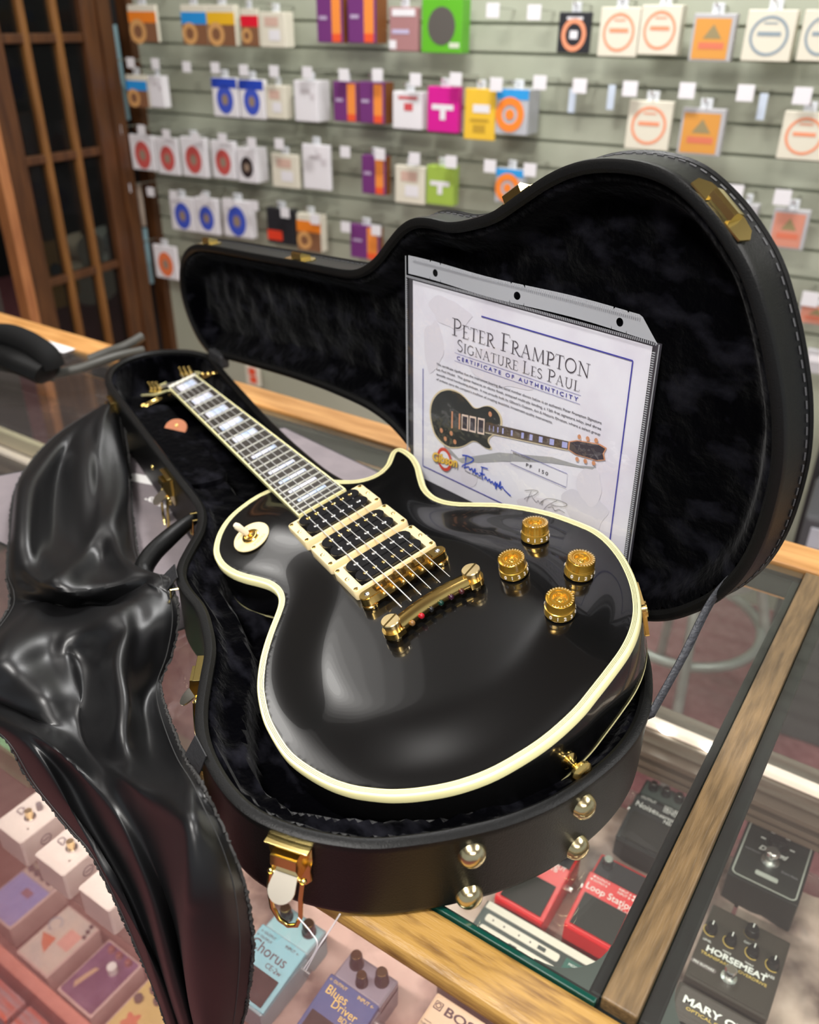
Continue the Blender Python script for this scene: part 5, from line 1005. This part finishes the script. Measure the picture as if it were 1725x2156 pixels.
# signatures
sg = [(72, 164), (83, 161), (95, 162), (90, 170), (76, 180), (72, 186)], [(80, 162), (79, 174), (78, 187)], [(76, 186), (86, 180), (88, 185), (93, 180), (95, 187), (99, 178), (100, 188), (104, 184), (108, 188), (112, 182)], [(110, 170), (124, 168)], [(113, 169), (113, 182), (115, 193)], [(108, 182), (119, 181)], [(118, 190), (121, 184), (124, 190), (128, 185), (130, 191), (134, 187), (137, 192), (140, 185), (141, 198), (143, 186), (146, 192), (149, 180), (149, 194), (153, 188), (157, 192), (170, 198)]
for i, s in enumerate(sg): line('ink_signature', catmull([(75.6 + (x - 72) * .70, 166 + (y - 164) * .62) for x, y in s], 5, False), 1.3, M_['bluepen'], .0012)
for s in ([(176, 188), (188, 184), (196, 184), (190, 191), (180, 196), (176, 200)], [(186, 186), (182, 196), (180, 202)], [(186, 192), (194, 199), (197, 196), (200, 200), (204, 194), (203, 201)], [(200, 198), (210, 190), (226, 188), (238, 190), (232, 195), (216, 197)], [(224, 189), (212, 198), (206, 206)], [(212, 202), (218, 199), (222, 203), (228, 200), (236, 202)]): line('pen_signature', catmull([(161.4 + (x - 176) * .83, 171 + (y - 184) * .8 - (x - 176) * .12) for x, y in s], 5, False), .45, M_['ink'], .0012)
ct('Peter Frampton', 80, 183.5, 24, M_['inkg'], 2.4)
# serial number box
line('serial_box', [(141, 137.5), (210, 137.5), (210, 152), (141, 152)], .5, M_['navy'], .0012, True); fl('serial_box_fill', [(141.3, 137.8), (209.7, 137.8), (209.7, 151.7), (141.3, 151.7)], cm('cert_white', (.80, .79, .84)), .0002)
ct('SERIAL NUMBER', 143, 140.6, 22, M_['inkg'], 1.9); ct('PF  150', 160, 148.3, 27, M_['ink'], 3.6, space=1.35)
# the sleeve
slv = empty('document_sleeve', 'clear plastic sleeve with three punched holes holding the certificate', 'sleeve', CT.copy())
def swave(x, z): return .0022 * math.sin(x * 34 + 1) * (1 if z > 0 else .2)
xs_ = np.linspace(-.0065, .2865, 30)
mb = MB(); mb.grid([[(x, bend(x, 0) - .0040 + 0 * swave(x, z), z) for x in xs_] for z in (.0035, -.1, -.236)], 0, True); mb.build('front_sheet', M_['sleeve'], slv)
mb = MB(); mb.grid([[(x, bend(x, 0) + .0012, z) for x in xs_] for z in (.0035, -.1, -.236)], 0, True); mb.build('back_sheet', cm('sleeve_backing', (.03, .028, .035), .35), slv)
# flap with three holes: quads around octagon holes
def flap():
    mb = MB(); zt_, zb_ = .0235, .0055; hx = [.1395 - .108, .1395, .1395 + .108]; zc_ = .0128; r_ = .0036
    segs = []; px_ = -.0065
    for h in hx: segs.append((px_, h - .008)); px_ = h + .008
    segs.append((px_, .2865))
    def P(x, z):
        zz_ = min(z, zt_ - max(0, (x - .268)) * 1.05); return (x, bend(x, 0) - .002 + swave(x, z) * 1.3, zz_)
    for a, b in segs: mb.grid([[P(x, z) for x in np.linspace(a, b, 10)] for z in (zb_, zt_)], 0, True)
    for h in hx:
        n_ = 24; out = []; inn = []
        for i in range(n_):
            t = 2 * math.pi * i / n_; c, s = math.cos(t), math.sin(t); k = min(.008 / max(abs(c), 1e-6), ((zt_ - zc_) if s > 0 else (zc_ - zb_)) / max(abs(s), 1e-6)); out.append(P(h + c * k, zc_ + s * k)); inn.append(P(h + c * r_, zc_ + s * r_))
        mb.grid([out + [out[0]], inn + [inn[0]]], 0, True)
    return mb.build('punched_flap', M_['flap'], slv)
flap()
def stitch(name, P0, P1, n, L, horizontal):
    mb = MB()
    for i in range(n):
        t = (i + .5) / n; x = P0[0] + (P1[0] - P0[0]) * t; z = P0[1] + (P1[1] - P0[1]) * t; y = bend(x, 0) - .0045 + (swave(x, z) if z > .01 else 0)
        if horizontal: mb.box((x, y, z), (.0007, .0006, L))
        else: mb.box((x, y, z), (L, .0006, .0007))
    return mb.build(name, M_['seam'], slv)
stitch('perforated_seam', (-.0055, .0042), (.2855, .0042), 150, .0022, True); stitch('perforated_seam', (.001, .0222), (.268, .0222), 130, .0022, True)
stitch('perforated_seam', (-.0048, .002), (-.0048, -.236), 120, .0022, False); stitch('perforated_seam', (.2835, -.002), (.2835, -.236), 120, .0026, False)
for pts in ([(-.0065, -.0035, .0235), (-.0068, -.0035, -.236)], [(.2868, -.0035, .004), (.2868, -.0035, -.236)]): mb = MB(); mb.tube(pts, .0005, 5); mb.build('edge_weld', M_['seam'], slv)
# ================================================================== STRING PACKS AND HOOKS ON THE WALL
def wq(px, py, off):
    p = atP(px, py, wpt(0, off, 0), nw); return p.dot(hw), p.z
def wobj(name, label, cat, s, z, off, group): return empty(name, label, cat, WF @ T(s, WD - off, z), group)
PK = {}
def pm(n, c, r=.4): return cm('pack_' + n, c, r)
cW, cC = pm('white', (.76, .74, .76)), pm('cream', (.70, .66, .54))
def disc(mb, cx, cz, r, y, m, r2=0, sz=1, n=24):
    out = [(cx + r * math.cos(t), y, cz + r * sz * math.sin(t)) for t in np.linspace(0, 2 * math.pi, n + 1)]
    if r2: mb.grid([out, [(cx + r2 * math.cos(t), y, cz + r2 * sz * math.sin(t)) for t in np.linspace(0, 2 * math.pi, n + 1)]], m, False)
    else: mb.add(out[:-1], [list(range(n))], m)
ORD = ['first', 'second', 'third', 'fourth', 'fifth', 'sixth', 'seventh', 'eighth', 'ninth', 'tenth', 'eleventh', 'twelfth', 'thirteenth', 'fourteenth', 'fifteenth']
def pack(style, x0, x1, y0, y1, depth, label, off=.115, group='string packets hanging on the slatted wall'):
    s0, z0 = wq(x0, (y0 + y1) / 2, off); s1, z1 = wq(x1, (y0 + y1) / 2, off); _, zt = wq((x0 + x1) / 2, y0, off); _, zb = wq((x0 + x1) / 2, y1, off)
    w, h = s1 - s0, zt - zb; e = wobj('string_packet', label, 'string packet', (s0 + s1) / 2, zt, off, group); d = depth / 1000
    main = {'acoustic': cC, 'blueoval': cW, 'redoval': cW, 'blackoval': cW, 'cream': cC, 'white': cW, 'purple': pm('purple', (.16, .035, .17)), 'photo': pm('rose', (.38, .19, .19)), 'green': pm('green', (.11, .42, .02)), 'black': pm('black', (.02, .02, .024)), 'creamring': cC, 'amber': pm('clear', (.45, .44, .45)), 'magenta': pm('magenta', (.62, .01, .27)), 'yellow': pm('yellow', (.80, .50, .04)), 'orangering': pm('silver', (.46, .47, .50)), 'lime': pm('lime', (.33, .47, .07)), 'redwhite': cW, 'darkred': pm('black', (.02, .02, .024)), 'creamorange': cC, 'greyring': cC, 'clear': pm('clear', (.45, .44, .45)), 'rose': pm('clear', (.45, .44, .45)), 'orangeoval': cW}[style.split('-')[0]]
    side = pm('brown_side', (.20, .06, .01)) if style == 'purple' else main
    mb = MB(); mb.box((0, d / 2, -h / 2), (w, d, h), 0, min(.002, d * .2)); body = mb.build('packet', main, e)
    y = -.0008; mb = MB(); X = lambda a: -w / 2 + a * w; Zz = lambda b: -b * h
    def rect(a0, a1, b0, b1, m, yy=y): mb.add([(X(a0), yy, Zz(b0)), (X(a1), yy, Zz(b0)), (X(a1), yy, Zz(b1)), (X(a0), yy, Zz(b1))], [[0, 1, 2, 3]], m)
    mats_ = [pm('white', 0), 0]
    if style.startswith('acoustic'):
        c = {'orange': (.80, .22, .02), 'blue': (.02, .27, .66), 'yellow': (.78, .45, .02), 'red': (.70, .01, .03)}[style.split('-')[1]]
        mats_ = [pm('band_' + style, c), pm('brown_photo', (.22, .10, .05)), pm('wood_photo', (.62, .33, .12))]
        rect(0, 1, .18, .48, 0); rect(0, 1, .48, 1, 1); disc(mb, X(.30), Zz(.72), w * .30, y - .0004, 2, w * .16)
    elif style in ('blueoval', 'redoval', 'blackoval', 'orangeoval'):
        c = {'blueoval': (.05, .09, .50), 'redoval': (.55, .09, .08), 'blackoval': (.03, .02, .02), 'orangeoval': (.75, .18, .06)}[style]
        mats_ = [pm(style, c), pm('oval_mid', (.30, .22, .16))]; disc(mb, 0, Zz(.56), w * .33, y, 0, 0, 1.25); disc(mb, 0, Zz(.56), w * .13, y - .0004, 1, 0, 1.25)
        if off > .117: mats_.append(pm('blue_top', (.02, .06, .45))); rect(0, 1, .02, .26, 2)
    elif style == 'purple':
        mats_ = [pm('orange_band', (.85, .27, .05)), pm('orange_low', (.80, .10, .03)), side, pm('pale_print', (.45, .35, .5))]; rect(.58, .92, .04, .8, 0); rect(.58, .92, .8, .98, 1); rect(.10, .40, .42, .50, 3)
        mb.add([(X(1) + .0006, 0, Zz(0)), (X(1) + .0006, d, Zz(0)), (X(1) + .0006, d, Zz(1)), (X(1) + .0006, 0, Zz(1))], [[0, 1, 2, 3]], 2)
    elif style == 'photo': mats_ = [cW, pm('lilac', (.5, .45, .62))]; rect(.1, .9, .04, .2, 0); rect(.1, .7, .5, .6, 1); rect(.0, .25, .75, .95, 0)
    elif style == 'green': mats_ = [pm('dark_photo', (.10, .09, .08)), pm('pale_corner', (.6, .65, .5))]; disc(mb, X(.5), Zz(.5), w * .34, y, 0, 0, 1.1); rect(.7, .95, .8, .9, 1)
    elif style in ('creamring', 'greyring'):
        c = (.80, .30, .16) if style == 'creamring' else (.26, .32, .36); mats_ = [pm(style, c)]; disc(mb, 0, Zz(.5), w * .40, y, 0, w * .34, h / w * .98); rect(.26, .74, .42, .50, 0); rect(.36, .64, .24, .27, 0)
    elif style == 'black': mats_ = [pm('creamring', (.80, .30, .16)), cW]; disc(mb, 0, Zz(.55), w * .38, y, 0, w * .26, 1.15); rect(.25, .75, .12, .18, 1); rect(.38, .62, .45, .65, 1)
    elif style in ('amber', 'rose'):
        mats_ = [pm('amber_' + style, (.66, .30, .06) if style == 'amber' else (.62, .26, .18)), pm('olive_tri', (.30, .24, .12)), pm('rose_band', (.66, .18, .10))]; rect(.06, .90, .10, .95, 0); mb.add([(X(.28), y - .0003, Zz(.52)), (X(.72), y - .0003, Zz(.52)), (X(.5), y - .0003, Zz(.22))], [[0, 1, 2]], 1); rect(.2, .8, .6, .74, 2, y - .0004)
    elif style in ('magenta', 'lime'): mats_ = [cW]; rect(.15, .85, .38, .5, 0); rect(.42, .60, .5, .72, 0)
    elif style == 'yellow': mats_ = [cW, pm('ochre', (.50, .30, .03))]; rect(.28, .82, .30, .46, 0); rect(.2, .8, .58, .64, 1); rect(.3, .7, .70, .85, 1)
    elif style == 'orangering': mats_ = [pm('vivid_orange', (.90, .24, .03)), pm('bright_blue', (.03, .32, .72))]; disc(mb, X(.45), Zz(.55), w * .44, y - .001, 0, w * .24, 1.05); disc(mb, X(.45), Zz(.55), w * .14, y - .001, 0); rect(0, 1, 0, .22, 1)
    elif style == 'redwhite': mats_ = [pm('red_script', (.60, .08, .09))]; rect(.2, .85, .12, .2, 0); rect(.4, .7, .3, .5, 0)
    elif style == 'cream': mats_ = [pm('faint_red', (.62, .42, .34)), cW]; rect(.2, .75, .14, .40, 0); rect(.35, .8, .5, .8, 1)
    elif style == 'white': mats_ = [pm('faint_grey', (.62, .58, .6))]; rect(.3, .7, .2, .3, 0); rect(.7, .9, .3, .45, 0)
    elif style == 'darkred': mats_ = [pm('red_low', (.70, .05, .02))]; rect(.0, .55, .62, .9, 0)
    elif style == 'creamorange': mats_ = [pm('vivid_red', (.80, .10, .04))]; rect(.25, .75, .08, .45, 0); rect(.3, .8, .5, .85, 0)
    elif style == 'clear': mats_ = [cW]; rect(.1, .5, .2, .5, 0)
    else: mats_ = [cW]; rect(.3, .6, .3, .5, 0)
    mats_ = [m for m in mats_ if m]
    if style == 'black-orange' or style == 'black' and 0: pass
    if mb.v: mb.build('front_print', mats_, e)
    mb = MB(); mb.box((0, d / 2, .010), (w * .28, min(d, .004), .022), 0, .0008); mb.build('hang_tab', pm('tab_clear', (.62, .64, .66)), e)
    mb = MB(); mb.tube([(0, off - .0, .016), (0, -.01, .016), (0, -.014, .022)], .0022, 6); mb.build('hook_wire', M_['nickel'], e)
    return e
rowsP = {'top': [('acoustic-orange', 272, 330, 10, 88, 12, 'orange'), ('acoustic-blue', 383, 436, 10, 94, 10, 'blue topped'), ('acoustic-yellow', 437, 495, 10, 96, 25, 'amber topped'), ('acoustic-red', 508, 545, 18, 97, 6, 'red topped'), ('cream', 548, 600, 25, 100, 45, 'cream'), ('purple', 667, 722, -8, 90, 35, 'small purple and orange'), ('purple', 732, 792, -14, 91, 60, 'large purple and orange'), ('photo', 820, 880, 15, 108, 20, 'rose pink'), ('green', 888, 973, -4, 112, 50, 'bright green'), ('black', 1175, 1243, 25, 112, 12, 'black and copper'), ('creamring', 1262, 1345, 15, 120, 14, 'thin cream and coral'), ('creamring', 1347, 1432, 10, 116, 50, 'thick cream and coral'), ('amber', 1456, 1545, 28, 130, 35, 'shiny brown'), ('greyring', 1568, 1672, 20, 130, 50, 'cream and grey ringed'), ('greyring', 1686, 1780, 20, 130, 30, 'cream and grey half cut')],
 'second': [('acoustic-blue', 268, 311, 158, 225, 10, 'blue and tan'), ('white', 314, 344, 160, 226, 30, 'silver edged'), ('blueoval', 448, 500, 163, 246, 15, 'white and blue'), ('blueoval', 505, 556, 167, 250, 20, 'white and blue'), ('cream', 560, 600, 180, 250, 40, 'cream'), ('white', 620, 668, 170, 256, 70, 'white'), ('purple', 702, 753, 172, 256, 20, 'purple and orange'), ('purple', 756, 810, 173, 260, 50, 'purple and orange, thicker'), ('redwhite', 827, 888, 193, 272, 40, 'white and red'), ('magenta', 900, 965, 183, 279, 28, 'magenta'), ('yellow', 978, 1043, 187, 295, 10, 'yellow'), ('orangering', 1044, 1112, 188, 284, 80, 'silver with orange ring'), ('creamring', 1320, 1413, 212, 316, 18, 'cream and coral'), ('amber', 1431, 1523, 228, 328, 25, 'amber'), ('creamring', 1643, 1745, 235, 338, 15, 'cream and coral half cut')],
 'third': [('redoval', 276, 325, 285, 358, 12, 'white and red'), ('redoval', 330, 375, 290, 367, 12, 'white and red'), ('redoval', 382, 433, 290, 372, 25, 'white and red'), ('redoval', 446, 494, 297, 376, 20, 'white and red'), ('blackoval', 500, 540, 312, 384, 60, 'white and black'), ('cream', 573, 628, 325, 395, 14, 'cream'), ('white', 638, 694, 305, 399, 14, 'white'), ('purple', 762, 812, 328, 409, 30, 'purple and orange'), ('cream', 832, 894, 350, 429, 20, 'cream'), ('lime', 898, 955, 350, 432, 36, 'lime green'), ('orangering', 1043, 1102, 356, 428, 30, 'silver with orange ring'), ('clear', 1540, 1590, 430, 520, 40, 'clear'), ('rose', 1622, 1700, 440, 525, 20, 'rose brown')],
 'fourth': [('blueoval', 360, 409, 415, 485, 15, 'white and blue'), ('blueoval', 412, 458, 418, 492, 20, 'white and blue'), ('blueoval', 470, 528, 423, 499, 30, 'white and blue'), ('darkred', 563, 620, 440, 514, 25, 'black and red'), ('acoustic-orange', 626, 676, 452, 528, 35, 'dark packet with orange'), ('purple', 738, 800, 475, 545, 20, 'purple and orange')],
 'fifth': [('orangeoval', 326, 372, 518, 586, 12, 'white and orange'), ('rose', 1680, 1760, 640, 685, 20, 'reddish'), ('clear', 1693, 1770, 740, 790, 20, 'pale')]}
for rn, L_ in rowsP.items():
    for i, (stl, x0, x1, y0, y1, dp, cn) in enumerate(L_):
        pack(stl, x0, x1, y0, y1, dp, '%s string packet, %s from the left in %s wall row' % (cn, ORD[i], rn), .118 if stl == 'blueoval' and rn == 'second' else .115)
pack('creamorange', 518, 546, 772, 812, 10, 'narrow cream and orange box low on the wall between lid and case', .05)
tags = {'top': [(1038, 22), (1125, 26)], 'second': [(225, 131), (275, 132), (327, 134), (393, 141), (453, 143), (513, 148), (577, 150), (647, 153), (724, 158), (795, 158), (875, 168), (960, 167), (1045, 178), (1137, 174), (1221, 181), (1327, 187), (1447, 191), (1570, 196), (1690, 202)],
 'third': [(248, 272), (298, 273), (350, 283), (412, 291), (468, 292), (530, 301), (588, 303), (655, 316), (727, 320), (800, 325), (873, 334), (950, 341), (1032, 350), (1116, 358), (1548, 405), (1648, 416)], 'fourth': [(268, 395), (317, 404), (365, 411), (430, 419), (480, 427), (535, 433), (600, 448), (663, 462), (728, 478), (792, 485)], 'fifth': [(283, 517), (1706, 630)]}
for rn, L_ in tags.items():
    for i, (px, py) in enumerate(L_):
        s, z = wq(px, py, .14); lab = 'white price tag on a wire hook, %s from the left in the %s row' % ((ORD + ['sixteenth', 'seventeenth', 'eighteenth', 'nineteenth'])[i], rn)
        e = wobj('price_hook', lab, 'hook', s, z, .14, 'price tags on wall hooks'); sz = .030 + .008 * (px / 1725)
        mb = MB(); mb.box((0, 0, 0), (sz, .0015, sz * .92), 0, .0004); mb.build('price_tag', cW, e)
        mb = MB(); mb.tube([(0, .14, .004), (0, .02, .006), (0, .002, .012)], .002, 6); mb.build('wire', M_['nickel'], e)
for i, (px, py) in enumerate(((1205, 212), (1287, 205), (1605, 225))):
    s, z = wq(px, py, .11); e = wobj('label_strip', 'pale plastic strip on an empty hook, %s from the left in the second row' % ORD[i], 'strip', s, z, .11, 'plastic strips on empty hooks')
    mb = MB(); mb.box((0, 0, 0), (.018, .0015, .055), 0, .0004); mb.build('strip', pm('strip', (.55, .62, .72)), e); mb = MB(); mb.tube([(0, .11, .03), (0, 0, .028)], .002, 6); mb.build('wire', M_['nickel'], e)
# ================================================================== foam covered stand arm, paper and dark gear
c1 = [atz(-60, 712, .06), atz(10, 706, .07), atz(60, 722, .07), atz(98, 748, .06), atz(112, 775, .04)]
fs = empty('padded_stand_arm', 'black foam padded curved arm with thin rods, left edge behind the satin cover', 'stand', T(*c1[2]))
def rel3(L): return [Vector(p) - fs.location for p in L]
mb = MB(); mb.tube(rel3(catmull(c1, 8, False)), .020, 12); mb.build('padded_arm', cm('black_foam', (.005, .005, .005), .8, spec=.2), fs)
c2 = [atz(-60, 760, .04), atz(0, 748, .045), atz(50, 762, .045), atz(105, 785, .035)]; mb = MB(); mb.tube(rel3(catmull(c2, 8, False)), [.030] * 24 + [.012], 12, flat=.6); mb.build('padded_base', M_['leather'], fs)
mb = MB(); mb.tube(rel3(catmull([atz(100, 790, .02), atz(170, 775, .03), atz(240, 752, .035), atz(300, 738, .03)], 8, False)), .0075, 10); mb.build('rod', cm('dull_black_rod', (.06, .058, .05), .5), fs)
mb = MB(); mb.tube(rel3(catmull([atz(188, 757, .02), atz(225, 742, .03), atz(265, 728, .04), atz(300, 708, .05)], 8, False)), .008, 10); mb.build('rod', cm('dull_black_rod', (.06, .058, .05), .5), fs)
mb = MB(); mb.tube(rel3(catmull([atz(-20, 772, .01), atz(50, 785, .01), atz(112, 798, .01)], 8, False)), .005, 8); mb.build('rod', cm('dull_black_rod', (.06, .058, .05), .5), fs)
pp_ = atz(118, 728, .002 + GZ); mb = MB(); mb.box((0, 0, 0), (.09, .035, .001), 0, .0003); o = mb.build('paper_slip', M_['white']); o.location = pp_; tag(o, 'small white paper slip against the orange oak back strip', 'paper')
# dark equipment standing against the wall at the right edge
for i, (px, py, w, h, c) in enumerate(((1745, 1040, .40, .32, (.012, .012, .014)), (1740, 1115, .36, .16, (.05, .05, .055)))):
    s, z = wq(px, py, .16 + .28 * i); e = wobj('amplifier', ('tall black amplifier behind the right edge of the open lid', 'low dark grey amplifier below the tall one beside the lid')[i], 'amplifier', s + w / 2 - .05, FL, .16 + .28 * i, None)
    H = z + h / 2 - FL; mb = MB(); mb.box((0, 0, H / 2), (w, .22, H), 0, .01); mb.build('cabinet', cm('amp_%d' % i, c, .6), e)
    mb = MB(); mb.box((0, -.112, H - .05), (w * .9, .004, .05), 0, .001); mb.build('control_strip', cm('amp_strip', (.35, .36, .4), .3), e)
